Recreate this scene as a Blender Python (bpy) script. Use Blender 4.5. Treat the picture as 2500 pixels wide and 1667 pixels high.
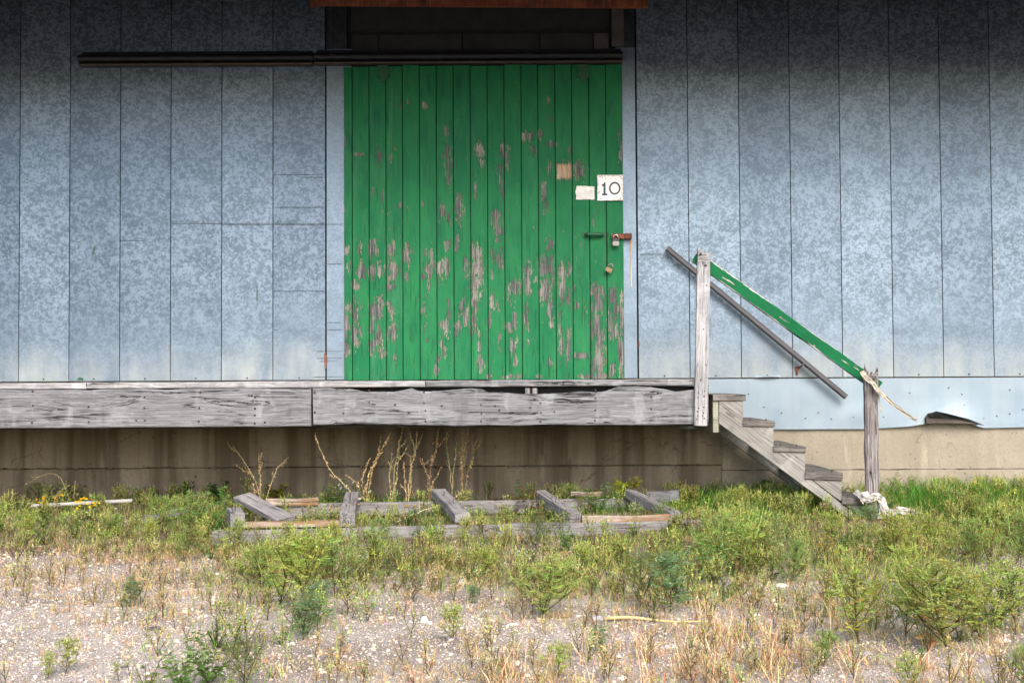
import bpy, bmesh, math, random
import numpy as np
from mathutils import Vector, Matrix, noise

random.seed(7)
rng = np.random.default_rng(11)
for o in list(bpy.data.objects):
    bpy.data.objects.remove(o)
SC = bpy.context.scene
COL = SC.collection
R = math.radians

# ------------------------------------------------------------------ camera
F = 3000.0                     # focal length in pixels of the 2500 wide photograph
EYE = Vector((0.0, -9.7, 0.93))
PITCH = math.atan(92.0 / F)
ROLL = 0.0055
fw = Vector((0, math.cos(PITCH), math.sin(PITCH)))
r0 = Vector((1, 0, 0))
u0 = r0.cross(fw)
rt = (r0 - ROLL * u0).normalized()
up = (u0 + ROLL * r0).normalized()
cam = bpy.data.cameras.new("camera")
cam.sensor_width = 36.0
cam.lens = 36.0 * F / 2500.0
cam.clip_start = 0.05
cam.clip_end = 2000
camo = bpy.data.objects.new("camera", cam)
COL.objects.link(camo)
camo.matrix_world = Matrix(((rt.x, up.x, -fw.x, EYE.x), (rt.y, up.y, -fw.y, EYE.y), (rt.z, up.z, -fw.z, EYE.z), (0, 0, 0, 1)))
SC.camera = camo

# ------------------------------------------------------------------ light
SUN_EL, SUN_AZ = R(41), R(14)       # azimuth: from the street side, a little to the right
w = bpy.data.worlds.new("World")
SC.world = w
w.use_nodes = True
nt = w.node_tree
nt.nodes.clear()
sky = nt.nodes.new("ShaderNodeTexSky")
sky.sky_type = 'NISHITA'
sky.sun_disc = False
sky.sun_elevation = SUN_EL
sky.sun_rotation = math.pi - SUN_AZ
sky.dust_density = 3.0
sky.air_density = 1.0
sky.ozone_density = 1.0
bg = nt.nodes.new("ShaderNodeBackground")
bg.inputs[1].default_value = 0.15
wo = nt.nodes.new("ShaderNodeOutputWorld")
nt.links.new(sky.outputs[0], bg.inputs[0])
nt.links.new(bg.outputs[0], wo.inputs[0])
sl = bpy.data.lights.new("sun", 'SUN')
sl.energy = 1.5
sl.angle = R(36)
sl.color = (1.0, 0.93, 0.84)
so = bpy.data.objects.new("sun", sl)
COL.objects.link(so)
sd = Vector((math.sin(SUN_AZ) * math.cos(SUN_EL), -math.cos(SUN_AZ) * math.cos(SUN_EL), math.sin(SUN_EL)))
so.rotation_euler = sd.to_track_quat('Z', 'Y').to_euler()
so.location = (3, -8, 12)
SC.view_settings.view_transform = 'Standard'
SC.view_settings.look = 'None'
SC.view_settings.exposure = 1.5
SC.view_settings.gamma = 1.0
SC.view_settings.use_curve_mapping = False
SC.cycles.max_bounces = 7
SC.cycles.use_denoising = True

# ------------------------------------------------------------------ photograph -> place
ZO = {'z1': (0, 0, 850 / 2351), 'z2': (750, 0, 900 / 2352), 'z3': (1500, 0, 1000 / 2351), 'z4': (1350, 380, 300 / 1470),
      'z5': (1500, 550, 800 / 2352), 'z6': (0, 550, 850 / 2351), 'z7': (800, 550, 850 / 2351), 'y1': (0, 1000, 850 / 1998),
      'y2': (500, 1000, 750 / 2352), 'y3': (1150, 1000, 750 / 2352), 'y4': (800, 1150, 850 / 2352),
      'y5': (1600, 1150, 900 / 2352), 'y6': (1700, 900, 800 / 2352), 'd': (0, 0, 2500 / 2352)}


def ray(z, x, y):
    ox, oy, s = ZO[z]
    X, Y = ox + x * s, oy + y * s
    return fw + rt * ((X - 1250) / F) + up * ((833.5 - Y) / F)


def at(z, x, y, Y):
    d = ray(z, x, y)
    return EYE + d * ((Y - EYE.y) / d.y)


def terr(x, y):
    """height of the ground (works on numpy arrays)"""
    x = np.asarray(x, float); y = np.asarray(y, float)
    t = np.clip(-y / 2.6, 0, 1)
    z = -0.10 * (t * t * (3 - 2 * t)) - 0.012
    far = np.clip((-y - 20) / 60, 0, 1)
    b = 0.010 * np.sin(2.1 * x + 0.7) * np.cos(1.7 * y + 0.3 * x) + 0.006 * np.sin(5.3 * x + 2.2 * y) + 0.004 * np.sin(9.1 * y - 6.0 * x + 1.0)
    return z + b * (1 - far)


def gnd(z, x, y):
    d = ray(z, x, y)
    h = -0.08
    for _ in range(8):
        p = EYE + d * ((h - EYE.z) / d.z)
        h = float(terr(p.x, p.y))
    return Vector((p.x, p.y, h))


CI = np.array([[*rt], [*up], [*fw]])


def proj(P):
    """world points (N,3) -> picture coordinates of the 2352 wide view"""
    q = (np.asarray(P) - np.array(EYE)) @ CI.T
    return (1250 + F * q[:, 0] / q[:, 2]) * 2352 / 2500, (833.5 - F * q[:, 1] / q[:, 2]) * 2352 / 2500


# ------------------------------------------------------------------ object helpers
def tag(o, label=None, cat=None, group=None, kind=None):
    if label: o['label'] = label
    if cat: o['category'] = cat
    if group: o['group'] = group
    if kind: o['kind'] = kind
    return o


def thing(name, label, cat, loc=(0, 0, 0), group=None, kind='thing'):
    o = bpy.data.objects.new(name, None)
    o.empty_display_size = 0.1
    o.location = loc
    COL.objects.link(o)
    return tag(o, label, cat, group, kind)


def link(name, me, mat, parent=None, M=None):
    if mat is not None and not me.materials:
        me.materials.append(mat)
    o = bpy.data.objects.new(name, me)
    COL.objects.link(o)
    M = M or Matrix.Identity(4)
    if parent:
        o.parent = parent
        L = Matrix.Identity(4)
        q = parent
        while q:
            L = q.matrix_basis @ L
            q = q.parent
        M = L.inverted() @ M
    o.matrix_basis = M
    return o


def mesh(name, v, f, mat, parent=None, M=None, smooth=False):
    me = bpy.data.meshes.new(name)
    me.from_pydata([tuple(p) for p in v], [], f)
    if smooth:
        me.polygons.foreach_set("use_smooth", [True] * len(me.polygons))
    me.update()
    return link(name, me, mat, parent, M)


def bmobj(name, bm, mat, parent=None, M=None, smooth=False):
    me = bpy.data.meshes.new(name)
    bmesh.ops.recalc_face_normals(bm, faces=bm.faces)
    bm.to_mesh(me); bm.free()
    if smooth:
        me.polygons.foreach_set("use_smooth", [True] * len(me.polygons))
    return link(name, me, mat, parent, M)


def frame(p0, p1, upv=(0, 0, 1)):
    x = (Vector(p1) - Vector(p0)).normalized()
    z = Vector(upv); z = (z - x * z.dot(x)).normalized()
    y = z.cross(x)
    c = (Vector(p0) + Vector(p1)) / 2
    return Matrix(((x.x, y.x, z.x, c.x), (x.y, y.y, z.y, c.y), (x.z, y.z, z.z, c.z), (0, 0, 0, 1)))


def beam(name, p0, p1, wd, ht, mat, parent=None, upv=(0, 0, 1), bev=0.004, seg=10, jit=0.0015, top=None, bot=None, rag=0.0, seed=None):
    """a timber from p0 to p1 (centre line), wd across, ht along upv; bevelled, slightly uneven; local X runs along the grain"""
    L = (Vector(p1) - Vector(p0)).length
    s = random.random() * 90 if seed is None else seed
    V, Fc = [], []
    a, b = wd / 2, ht / 2
    for i in range(seg + 1):
        t = i / seg
        x = (t - .5) * L
        zt = b + (top(t) if top else 0)
        zb = -b + (bot(t) if bot else 0)
        k = bev
        ring = [(-a + k, zb), (a - k, zb), (a, zb + k), (a, zt - k), (a - k, zt), (-a + k, zt), (-a, zt - k), (-a, zb + k)]
        for j, (yy, zz) in enumerate(ring):
            n = noise.noise_vector(Vector((x * 5 + s, yy * 9 + j, zz * 9 + s)))
            e = rag * noise.noise(Vector((yy * 60, zz * 60, s + i))) if i in (0, seg) else 0
            V.append((x + e, yy + n.y * jit, zz + n.z * jit))
    for i in range(seg):
        for j in range(8):
            k = (j + 1) % 8
            Fc.append((i * 8 + j, (i + 1) * 8 + j, (i + 1) * 8 + k, i * 8 + k))
    Fc.append(tuple(range(8)))
    Fc.append(tuple(seg * 8 + 7 - j for j in range(8)))
    me = bpy.data.meshes.new(name)
    me.from_pydata(V, [], Fc)
    bm = bmesh.new(); bm.from_mesh(me)
    bmesh.ops.recalc_face_normals(bm, faces=bm.faces)
    bm.to_mesh(me); bm.free()
    return link(name, me, mat, parent, frame(p0, p1, upv))


def box(bm, c, s, M=None):
    r = bmesh.ops.create_cube(bm, size=1.0)
    for v in r['verts']:
        v.co = Vector((v.co.x * s[0], v.co.y * s[1], v.co.z * s[2])) + Vector(c)
        if M: v.co = M @ v.co
    return r['verts']


def boxobj(name, c, s, mat, parent=None, bev=0.0, M=None):
    bm = bmesh.new()
    box(bm, (0, 0, 0), s)
    if bev:
        bmesh.ops.bevel(bm, geom=list(bm.edges), offset=bev, segments=2, affect='EDGES', clamp_overlap=True)
    return bmobj(name, bm, mat, parent, (M or Matrix.Identity(4)) @ Matrix.Translation(c) if not M else M)


def tube(bm, pts, rad, n=8, cap=True):
    pts = [Vector(p) for p in pts]
    rads = rad if isinstance(rad, (list, tuple)) else [rad] * len(pts)
    rings = []
    prev = None
    for i, p in enumerate(pts):
        d = (pts[min(i + 1, len(pts) - 1)] - pts[max(i - 1, 0)]).normalized()
        a = prev if prev is not None else (Vector((0, 0, 1)) if abs(d.z) < .9 else Vector((1, 0, 0)))
        a = (a - d * a.dot(d)).normalized()
        prev = a
        b = d.cross(a)
        rings.append([bm.verts.new(p + (a * math.cos(2 * math.pi * k / n) + b * math.sin(2 * math.pi * k / n)) * rads[i]) for k in range(n)])
    for i in range(len(rings) - 1):
        for k in range(n):
            bm.faces.new((rings[i][k], rings[i][(k + 1) % n], rings[i + 1][(k + 1) % n], rings[i + 1][k]))
    if cap:
        bm.faces.new(rings[0][::-1]); bm.faces.new(rings[-1])


def prism(bm, poly, y0, y1):
    """poly: (x,z) outline, extruded in y"""
    a = [bm.verts.new((x, y0, z)) for x, z in poly]
    b = [bm.verts.new((x, y1, z)) for x, z in poly]
    bm.faces.new(a); bm.faces.new(b[::-1])
    n = len(poly)
    for i in range(n):
        bm.faces.new((a[i], a[(i + 1) % n], b[(i + 1) % n], b[i]))


# ------------------------------------------------------------------ materials
class Mat:
    def __init__(s, name):
        s.m = bpy.data.materials.new(name)
        s.m.use_nodes = True
        s.t = s.m.node_tree
        s.b = s.t.nodes["Principled BSDF"]
        s.out = s.t.nodes["Material Output"]

    def n(s, typ, ins=None, **kw):
        nd = s.t.nodes.new("ShaderNode" + typ)
        for k, v in kw.items(): setattr(nd, k, v)
        for k, v in (ins or {}).items(): s.put(nd.inputs[k], v)
        return nd

    def put(s, sock, v):
        if isinstance(v, bpy.types.Node): v = v.outputs[0]
        if isinstance(v, bpy.types.NodeSocket): s.t.links.new(v, sock)
        else:
            if sock.type == 'RGBA' and len(v) == 3: v = (*v, 1)
            sock.default_value = v

    def math(s, op, a, b=0.0, c=0.0, clamp=False):
        return s.n('Math', {0: a, 1: b, 2: c}, operation=op, use_clamp=clamp).outputs[0]

    def vmul(s, v, sc):
        return s.n('VectorMath', {0: v, 1: sc}, operation='MULTIPLY').outputs[0]

    def vadd(s, v, a):
        return s.n('VectorMath', {0: v, 1: a}, operation='ADD').outputs[0]

    def noise(s, v, scale, detail=4, rough=.55, dist=0.0):
        return s.n('TexNoise', {'Vector': v, 'Scale': scale, 'Detail': detail, 'Roughness': rough, 'Distortion': dist})

    def ramp(s, f, stops):
        nd = s.n('ValToRGB', {0: f})
        e = nd.color_ramp.elements
        while len(e) < len(stops): e.new(0.5)
        for i, (p, c) in enumerate(stops):
            e[i].position = p
            if not isinstance(c, (tuple, list)): c = (c, c, c)
            e[i].color = (*c[:3], 1)
        return nd.outputs[0]

    def mix(s, f, a, b, mode='MIX'):
        nd = s.n('Mix', data_type='RGBA', blend_type=mode)
        s.put(nd.inputs[0], f); s.put(nd.inputs[6], a); s.put(nd.inputs[7], b)
        return nd.outputs[2]

    def remap(s, v, a, b, c=0.0, d=1.0, smooth=False):
        nd = s.n('MapRange', {0: v, 1: a, 2: b, 3: c, 4: d}, interpolation_type='SMOOTHSTEP' if smooth else 'LINEAR')
        return nd.outputs[0]

    def sep(s, v):
        return s.n('SeparateXYZ', {0: v})

    def bump(s, h, strength=.5, dist=.01):
        return s.n('Bump', {'Height': h, 'Strength': strength, 'Distance': dist}).outputs[0]

    def set(s, **kw):
        for k, v in kw.items(): s.put(s.b.inputs[k.replace('_', ' ')], v)
        return s.m

    def objco(s, off=True):
        o = s.n('TexCoord').outputs['Object']
        if not off: return o
        rnd = s.n('ObjectInfo').outputs['Random']
        return s.vadd(o, s.n('CombineXYZ', {0: s.math('MULTIPLY', rnd, 31.7), 1: s.math('MULTIPLY', rnd, 17.3), 2: s.math('MULTIPLY', rnd, 53.1)}))

    def pos(s):
        return s.n('NewGeometry').outputs['Position']


def m_galv(name, cell=60.0, dark=(.090, .122, .158), lite=(.184, .238, .300), con=1.15, dust=1.0, metal=.95):
    m = Mat(name)
    p = m.pos()
    rnd = m.n('ObjectInfo').outputs['Random']
    q = m.vadd(p, m.n('CombineXYZ', {0: m.math('MULTIPLY', rnd, 9.7), 2: m.math('MULTIPLY', rnd, 4.1)}))
    d = m.noise(q, 42, 4, .65).outputs['Color']
    q2 = m.vadd(q, m.vmul(m.vadd(d, (-.5, -.5, -.5)), (.055, .055, .055)))
    v1 = m.n('TexVoronoi', {'Vector': q2, 'Scale': cell, 'Randomness': 1.0})
    v2 = m.n('TexVoronoi', {'Vector': q2, 'Scale': cell * 2.1, 'Randomness': 1.0})
    c1 = m.sep(v1.outputs['Color']).outputs[0]
    c2 = m.sep(v2.outputs['Color']).outputs[1]
    big = m.noise(q, 5, 3).outputs[0]
    mid = m.noise(q2, 22, 4).outputs[0]
    f = m.math('ADD', m.math('MULTIPLY', c1, .55), m.math('MULTIPLY', c2, .28))
    f = m.math('ADD', f, m.math('MULTIPLY', m.math('SUBTRACT', mid, .5), .7))
    f = m.math('ADD', f, m.math('MULTIPLY', m.math('SUBTRACT', big, .5), .5))
    k = .22 / con
    f = m.remap(f, .43 - k, .43 + k, 0, 1, True)
    col = m.mix(f, dark, lite)
    col = m.vmul(col, m.n('CombineXYZ', {0: m.remap(rnd, 0, 1, .88, 1.12), 1: m.remap(rnd, 0, 1, .89, 1.12), 2: m.remap(rnd, 0, 1, .91, 1.11)}).outputs[0])
    bl_ = m.remap(m.math('ADD', m.sep(p).outputs[2], m.math('MULTIPLY', m.noise(q, 1.1, 3).outputs[0], -.9)), 1.45, .45, 0, .62, True)
    col = m.mix(bl_, col, tuple(a_ * .25 + b_ * .75 for a_, b_ in zip(dark, lite)))
    # dust splashed on the lowest part of the sheets, fine streaks
    z = m.sep(p).outputs[2]
    xz = m.vmul(q, (1, 1, .25))
    dn = m.noise(xz, 9, 5).outputs[0]
    hg = m.remap(m.math('ADD', z, m.math('MULTIPLY', m.noise(q, 1.3, 2).outputs[0], -.35)), 1.16, .72, 0, 1, True)
    df = m.math('MULTIPLY', m.math('MULTIPLY', hg, m.remap(dn, .25, .7)), .6 * dust, clamp=True)
    col = m.mix(df, col, (.37, .385, .345))
    st = m.noise(m.vmul(q, (34, 34, 1.2)), 1, 4).outputs[0]
    col = m.mix(m.remap(st, .55, .85, 0, .25), col, (.16, .18, .2))
    rough = m.math('ADD', m.math('MULTIPLY', c1, .12), m.math('ADD', .46, m.math('MULTIPLY', df, .3)))
    warp = m.noise(q, 2.2, 2).outputs[0]
    h = m.math('ADD', m.math('MULTIPLY', warp, 6.0), m.math('MULTIPLY', c1, .03))
    return m.set(Base_Color=col, Metallic=m.math('MULTIPLY', m.math('SUBTRACT', 1.0, df), metal), Roughness=rough, Normal=m.bump(h, .25, .01))


def m_wood(name, dark=(.062, .062, .066), mid=(.142, .143, .150), lite=(.262, .265, .275), grain=1.0, crack=1.0, warm=None, paint=None, stain=0.35):
    dark, mid, lite = (tuple(c * .84 for c in q_) for q_ in (dark, mid, lite))
    m = Mat(name)
    o = m.objco()
    raw = m.objco(False)
    # knots bend the grain
    kv = m.n('TexVoronoi', {'Vector': m.vmul(o, (2.1, 9, 9)), 'Scale': .55, 'Randomness': 1.0}).outputs['Distance']
    knot = m.remap(kv, .16, .02, 0, 1, True)
    wob = m.noise(m.vmul(o, (2.2, 5, 5)), 1.0, 3).outputs[0]
    shift = m.math('ADD', m.math('MULTIPLY', wob, .055), m.math('MULTIPLY', m.remap(kv, .5, .0, 0, 1, True), .035))
    q = m.vadd(o, m.n('CombineXYZ', {1: shift, 2: shift}))
    g1 = m.noise(m.vmul(q, (1.7, 120, 120)), 1.0 * grain, 5, .62).outputs[0]
    g2 = m.noise(m.vmul(q, (7, 300, 300)), 1.0 * grain, 4, .6).outputs[0]
    big = m.noise(m.vmul(o, (1.6, 7, 7)), 1.4, 4).outputs[0]
    t = m.math('ADD', m.math('MULTIPLY', g1, .65), m.math('MULTIPLY', g2, .35))
    col = m.ramp(t, [(.33, dark), (.47, mid), (.62, lite)])
    col = m.mix(m.remap(big, .42, .72, 0, stain), col, (dark[0] * 1.5, dark[1] * 1.45, dark[2] * 1.4))
    col = m.mix(m.remap(big, .46, .25, 0, .75), col, m.mix(t, mid, tuple(min(1, c * 1.45) for c in lite)))
    ck = m.noise(m.vmul(q, (.9, 30, 30)), 1.0, 4, .55).outputs[0]
    ckm = m.math('MULTIPLY', m.remap(m.math('ABSOLUTE', m.math('SUBTRACT', ck, .55)), .0, .024, 1.35, 0, ), m.remap(m.noise(m.vmul(o, (1, 3, 3)), 2.0, 2).outputs[0], .48, .56))
    ckm = m.math('MULTIPLY', ckm, crack, clamp=True)
    col = m.mix(ckm, col, (.012, .010, .009))
    sm_ = m.noise(m.vmul(o, (6, 2.2, 2.2)), 1.0, 4, .6).outputs[0]
    col = m.mix(m.remap(sm_, .58, .72, 0, .45), col, dark)
    col = m.mix(m.remap(sm_, .44, .32, 0, .5), col, tuple(min(1, c * 1.3) for c in lite))
    ring = m.math('MULTIPLY', knot, m.remap(m.math('SINE', m.math('MULTIPLY', kv, 190.0)), -1, 1, .35, 1))
    col = m.mix(m.math('MULTIPLY', ring, .75), col, dark)
    if warm:
        wm = m.remap(m.noise(m.vmul(o, (3, 14, 14)), 1.0, 4).outputs[0], .42, .6)
        col = m.mix(m.math('MULTIPLY', wm, .9), col, m.mix(g1, (warm[0] * .55, warm[1] * .5, warm[2] * .45), warm))
    h = m.math('SUBTRACT', m.math('ADD', m.math('MULTIPLY', t, .8), m.math('MULTIPLY', knot, .15)), m.math('MULTIPLY', ckm, 1.2))
    if paint:
        pn = m.noise(m.vmul(q, (4, 40, 40)), 1.0, 6, .65).outputs[0]
        edge = m.n('NewGeometry').outputs['Pointiness']
        pz = m.math('ABSOLUTE', m.sep(raw).outputs[2])
        pn = m.math('ADD', pn, m.math('MULTIPLY', m.math('SUBTRACT', m.noise(o, 3.0, 2).outputs[0], .5), .35))
        e = m.math('ADD', pn, m.remap(pz, .033, .043, 0, .20))
        fk = m.remap(e, .605, .62)
        pc = m.mix(m.remap(m.noise(o, 6, 3).outputs[0], .3, .7), paint, tuple(c * .72 for c in paint))
        col = m.mix(fk, pc, col)
        h = m.math('SUBTRACT', m.math('MULTIPLY', h, .5), m.math('MULTIPLY', fk, .5))
        return m.set(Base_Color=col, Roughness=m.remap(fk, 0, 1, .7, .9), Specular_IOR_Level=.12, Normal=m.bump(h, .6, .004))
    return m.set(Base_Color=col, Roughness=.85, Specular_IOR_Level=.25, Normal=m.bump(h, .8, .006))


def m_door(name):
    """old green paint, peeling where the 'peel' attribute says so, ragged along the grain"""
    m = Mat(name)
    p = m.pos()
    rnd = m.n('ObjectInfo').outputs['Random']
    q = m.vadd(p, m.n('CombineXYZ', {0: m.math('MULTIPLY', rnd, 7.7), 2: m.math('MULTIPLY', rnd, 13.1)}))
    peel = m.n('Attribute', attribute_name='peel').outputs['Fac']
    fresh = m.n('Attribute', attribute_name='fresh').outputs['Fac']
    n1 = m.noise(m.vmul(q, (38, 38, 15)), 1.0, 5, .65).outputs[0]
    n2 = m.noise(m.vmul(q, (150, 150, 26)), 1.0, 4, .6).outputs[0]
    n3 = m.noise(m.vmul(q, (6, 6, 2.5)), 1.0, 3).outputs[0]
    peel = m.math('ADD', peel, m.remap(m.sep(p).outputs[2], 3.0, 1.6, .0, .10))
    e = m.math('ADD', peel, m.math('MULTIPLY', m.math('SUBTRACT', n1, .5), 2.0))
    e = m.math('ADD', e, m.math('MULTIPLY', m.math('SUBTRACT', n2, .5), 2.3))
    e = m.math('ADD', e, m.math('MULTIPLY', m.math('SUBTRACT', n3, .5), .25))
    fk = m.remap(e, .60, .63)
    # hairline checks in the paint
    ck = m.noise(m.vmul(q, (120, 120, 4.5)), 1.0, 3, .5).outputs[0]
    zz = m.sep(p).outputs[2]
    low = m.remap(zz, 3.2, 1.0, .25, 1.0)
    ckm = m.math('MULTIPLY', m.remap(ck, .61, .645), m.math('MULTIPLY', m.remap(m.noise(q, 5, 2).outputs[0], .38, .55), low))
    # exposed board: grey weathered, tan where the paint came off lately
    g = m.noise(m.vmul(q, (190, 190, 5)), 1.0, 5, .6).outputs[0]
    grey = m.ramp(g, [(.34, (.028, .027, .027)), (.5, (.092, .091, .090)), (.64, (.205, .203, .198))])
    tan = m.ramp(g, [(.3, (.16, .095, .05)), (.55, (.40, .28, .175)), (.7, (.50, .38, .27))])
    tone = m.noise(m.vmul(q, (12, 12, 4)), 1.0, 3).outputs[0]
    rim = m.math('MULTIPLY', m.remap(e, .80, .63), m.remap(n1, .42, .55))
    tf = m.math('MAXIMUM', fresh, m.math('MULTIPLY', m.math('MULTIPLY', rim, .85), m.remap(tone, .4, .56)), clamp=True)
    wood = m.mix(tf, grey, tan)
    wood = m.mix(m.remap(tone, .55, .68, 0, .5), wood, m.mix(g, (.20, .19, .17), (.40, .375, .34)))
    wood = m.mix(m.remap(tone, .46, .36, 0, .6), wood, (.055, .05, .048))
    g0 = (.006, .106, .042)
    gv = m.noise(m.vmul(q, (9, 9, 3)), 1.0, 4).outputs[0]
    green = m.mix(m.remap(gv, .35, .7), g0, (.014, .142, .050))
    chalk = m.math('MULTIPLY', m.remap(m.noise(m.vmul(q, (22, 22, 2.2)), 1.0, 5, .6).outputs[0], .50, .72), m.remap(rnd, 0, 1, .15, .7))
    green = m.mix(chalk, green, (.040, .165, .080))
    worn = m.math('MULTIPLY', m.remap(m.noise(m.vmul(q, (16, 16, 4)), 1.0, 4, .6).outputs[0], .54, .72), m.remap(zz, 2.3, 3.3, 0.15, .9))
    green = m.mix(worn, green, (.005, .060, .046))
    edge = m.math('MULTIPLY', m.remap(e, .48, .60), .45)
    green = m.mix(edge, green, (.012, .105, .045))
    green = m.mix(m.math('MULTIPLY', ckm, .9), green, (.015, .05, .022))
    col = m.mix(fk, green, wood)
    h = m.math('ADD', m.math('MULTIPLY', m.math('SUBTRACT', 1.0, fk), .6), m.math('ADD', m.math('MULTIPLY', edge, .6), m.math('MULTIPLY', g, m.math('MULTIPLY', fk, .3))))
    h = m.math('SUBTRACT', h, m.math('MULTIPLY', ckm, .5))
    return m.set(Base_Color=col, Roughness=m.remap(fk, 0, 1, .6, .88), Specular_IOR_Level=.12, Normal=m.bump(h, .8, .004))


def m_concrete(name, base, dirt, amount):
    m = Mat(name)
    p = m.pos()
    n1 = m.noise(p, 3.0, 6, .6).outputs[0]
    n2 = m.noise(p, 45, 4).outputs[0]
    col = m.mix(m.remap(n1, .3, .7), tuple(c * .84 for c in base), tuple(min(1, c * 1.10) for c in base))
    col = m.mix(m.remap(n2, .35, .75, 0, .35), col, tuple(c * .62 for c in base))
    sv = m.noise(m.vmul(p, (4.2, 4.2, .35)), 1.0, 4, .55).outputs[0]
    sv2 = m.noise(m.vmul(p, (13, 13, .7)), 1.0, 3, .5).outputs[0]
    sm = m.math('MULTIPLY', m.remap(m.math('ADD', m.math('MULTIPLY', sv, .7), m.math('MULTIPLY', sv2, .3)), .40, .60, 0, 1, True), amount)
    col = m.mix(sm, col, dirt)
    pv = m.n('TexVoronoi', {'Vector': m.vadd(p, m.vmul(m.noise(p, 20, 2).outputs['Color'], (.03, .03, .03))), 'Scale': 26.0, 'Randomness': 1.0})
    pr = m.sep(pv.outputs['Color']).outputs[0]
    pit = m.math('MULTIPLY', m.remap(m.math('SUBTRACT', pv.outputs['Distance'], m.math('MULTIPLY', m.math('SUBTRACT', 1.0, m.sep(pv.outputs['Color']).outputs[1]), .10)), .12, .02), m.math('MULTIPLY', m.math('GREATER_THAN', pr, .66), m.remap(m.noise(p, 2.6, 3).outputs[0], .46, .56)))
    col = m.mix(m.math('MULTIPLY', pit, .9), col, tuple(c * .28 for c in base))
    ce = m.n('TexVoronoi', {'Vector': m.vadd(m.vmul(p, (1, 1, 1.6)), m.vmul(m.noise(p, 4, 5).outputs['Color'], (.35, .35, .35))), 'Scale': 1.1}, feature='DISTANCE_TO_EDGE').outputs['Distance']
    cr = m.math('MULTIPLY', m.remap(ce, .008, .0), m.remap(m.noise(p, 1.9, 2).outputs[0], .48, .56))
    col = m.mix(m.math('MULTIPLY', cr, .8), col, tuple(c * .3 for c in base))
    salt = m.math('MULTIPLY', m.remap(m.noise(m.vmul(p, (7, 7, 1.3)), 1.0, 5, .65).outputs[0], .60, .74), .5)
    col = m.mix(salt, col, tuple(min(1, c * 1.5) for c in base))
    ag = m.n('TexVoronoi', {'Vector': p, 'Scale': 150.0}).outputs['Color']
    col = m.mix(m.math('MULTIPLY', m.math('GREATER_THAN', m.sep(ag).outputs[0], .93), .4), col, tuple(c * .5 for c in base))
    h = m.math('SUBTRACT', m.math('ADD', m.math('MULTIPLY', n2, .25), m.math('MULTIPLY', n1, .3)), pit)
    return m.set(Base_Color=col, Roughness=.9, Specular_IOR_Level=.2, Normal=m.bump(h, .6, .006))


def m_rust(name, a=(.10, .030, .015), b=(.24, .075, .025), c=(.035, .02, .016), scale=18):
    m = Mat(name)
    o = m.pos()
    n1 = m.noise(o, scale, 6, .65).outputs[0]
    n2 = m.noise(m.vmul(o, (60, 60, 5)), 1.0, 4).outputs[0]
    col = m.ramp(n1, [(.32, c), (.5, a), (.68, b)])
    col = m.mix(m.remap(n2, .5, .72, 0, .6), col, (b[0] * 1.3, b[1] * 1.5, b[2] * 1.8))
    return m.set(Base_Color=col, Roughness=.8, Metallic=.1, Normal=m.bump(n1, .5, .003))


def m_plain(name, col, rough=.6, metal=0.0, var=.25, scale=30, stretch=(1, 1, 1), bump=.3, trans=0.0):
    m = Mat(name)
    o = m.vmul(m.objco(), stretch)
    n = m.noise(o, scale, 5, .6).outputs[0]
    c = m.mix(m.remap(n, .3, .7), tuple(x * (1 - var) for x in col), tuple(min(1, x * (1 + var)) for x in col))
    return m.set(Base_Color=c, Roughness=rough, Metallic=metal, Normal=m.bump(n, bump, .002))


def m_plant(name, trans=.35, rough=.55):
    m = Mat(name)
    c = m.n('Attribute', attribute_name='col').outputs['Color']
    rnd = m.n('ObjectInfo').outputs['Random']
    hs = m.n('HueSaturation', {'Hue': m.remap(rnd, 0, 1, .485, .515), 'Saturation': 1.0, 'Value': m.remap(rnd, 0, 1, .85, 1.15), 'Color': c})
    m.set(Base_Color=hs.outputs[0], Roughness=rough, Specular_IOR_Level=.25)
    tr = m.n('BsdfTranslucent', {'Color': m.mix(.5, hs.outputs[0], m.vmul(hs.outputs[0], (1.3, 1.2, .5)))})
    mx = m.n('MixShader', {0: trans, 1: m.b.outputs[0], 2: tr.outputs[0]})
    m.t.links.new(mx.outputs[0], m.out.inputs[0])
    return m.m


GALV = m_galv("galvanised_spangle")
GALV_TRIM = m_galv("galvanised_trim", cell=120, dark=(.120, .160, .205), lite=(.178, .232, .292), con=1.0, dust=.3, metal=.95)
GALV_SKIRT = m_galv("galvanised_skirt", cell=60, dark=(.155, .215, .275), lite=(.19, .255, .32), con=.7, dust=.4, metal=.35)
WOOD_GREY = m_wood("weathered_grey_wood", crack=1.0)
WOOD_PALE = m_wood("weathered_pale_wood", dark=(.09, .088, .09), mid=(.235, .235, .242), lite=(.42, .42, .43), stain=.25)
WOOD_STAIR = m_wood("stair_wood", dark=(.11, .104, .094), mid=(.215, .206, .19), lite=(.31, .30, .28), crack=.4, stain=.3)
WOOD_TREAD = m_wood("tread_wood", dark=(.035, .032, .03), mid=(.095, .087, .078), lite=(.22, .205, .19), stain=.5)
WOOD_GREENISH = m_wood("treated_wood", dark=(.10, .10, .07), mid=(.22, .22, .165), lite=(.34, .34, .26), crack=.3)
WOOD_SKID = m_wood("skid_wood", dark=(.07, .066, .066), mid=(.18, .170, .168), lite=(.30, .288, .285), crack=.6, stain=.25)
WOOD_TAN = m_wood("skid_wood_fresh", dark=(.12, .085, .06), mid=(.27, .215, .17), lite=(.42, .36, .31), crack=.5, warm=(.24, .135, .062))
WOOD_POST = m_wood("old_post_wood", dark=(.04, .032, .031), mid=(.165, .145, .142), lite=(.36, .335, .335), crack=1.0, stain=.5)
WOOD_DARK = m_wood("dark_old_wood", dark=(.02, .016, .014), mid=(.06, .05, .045), lite=(.13, .11, .10))
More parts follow.
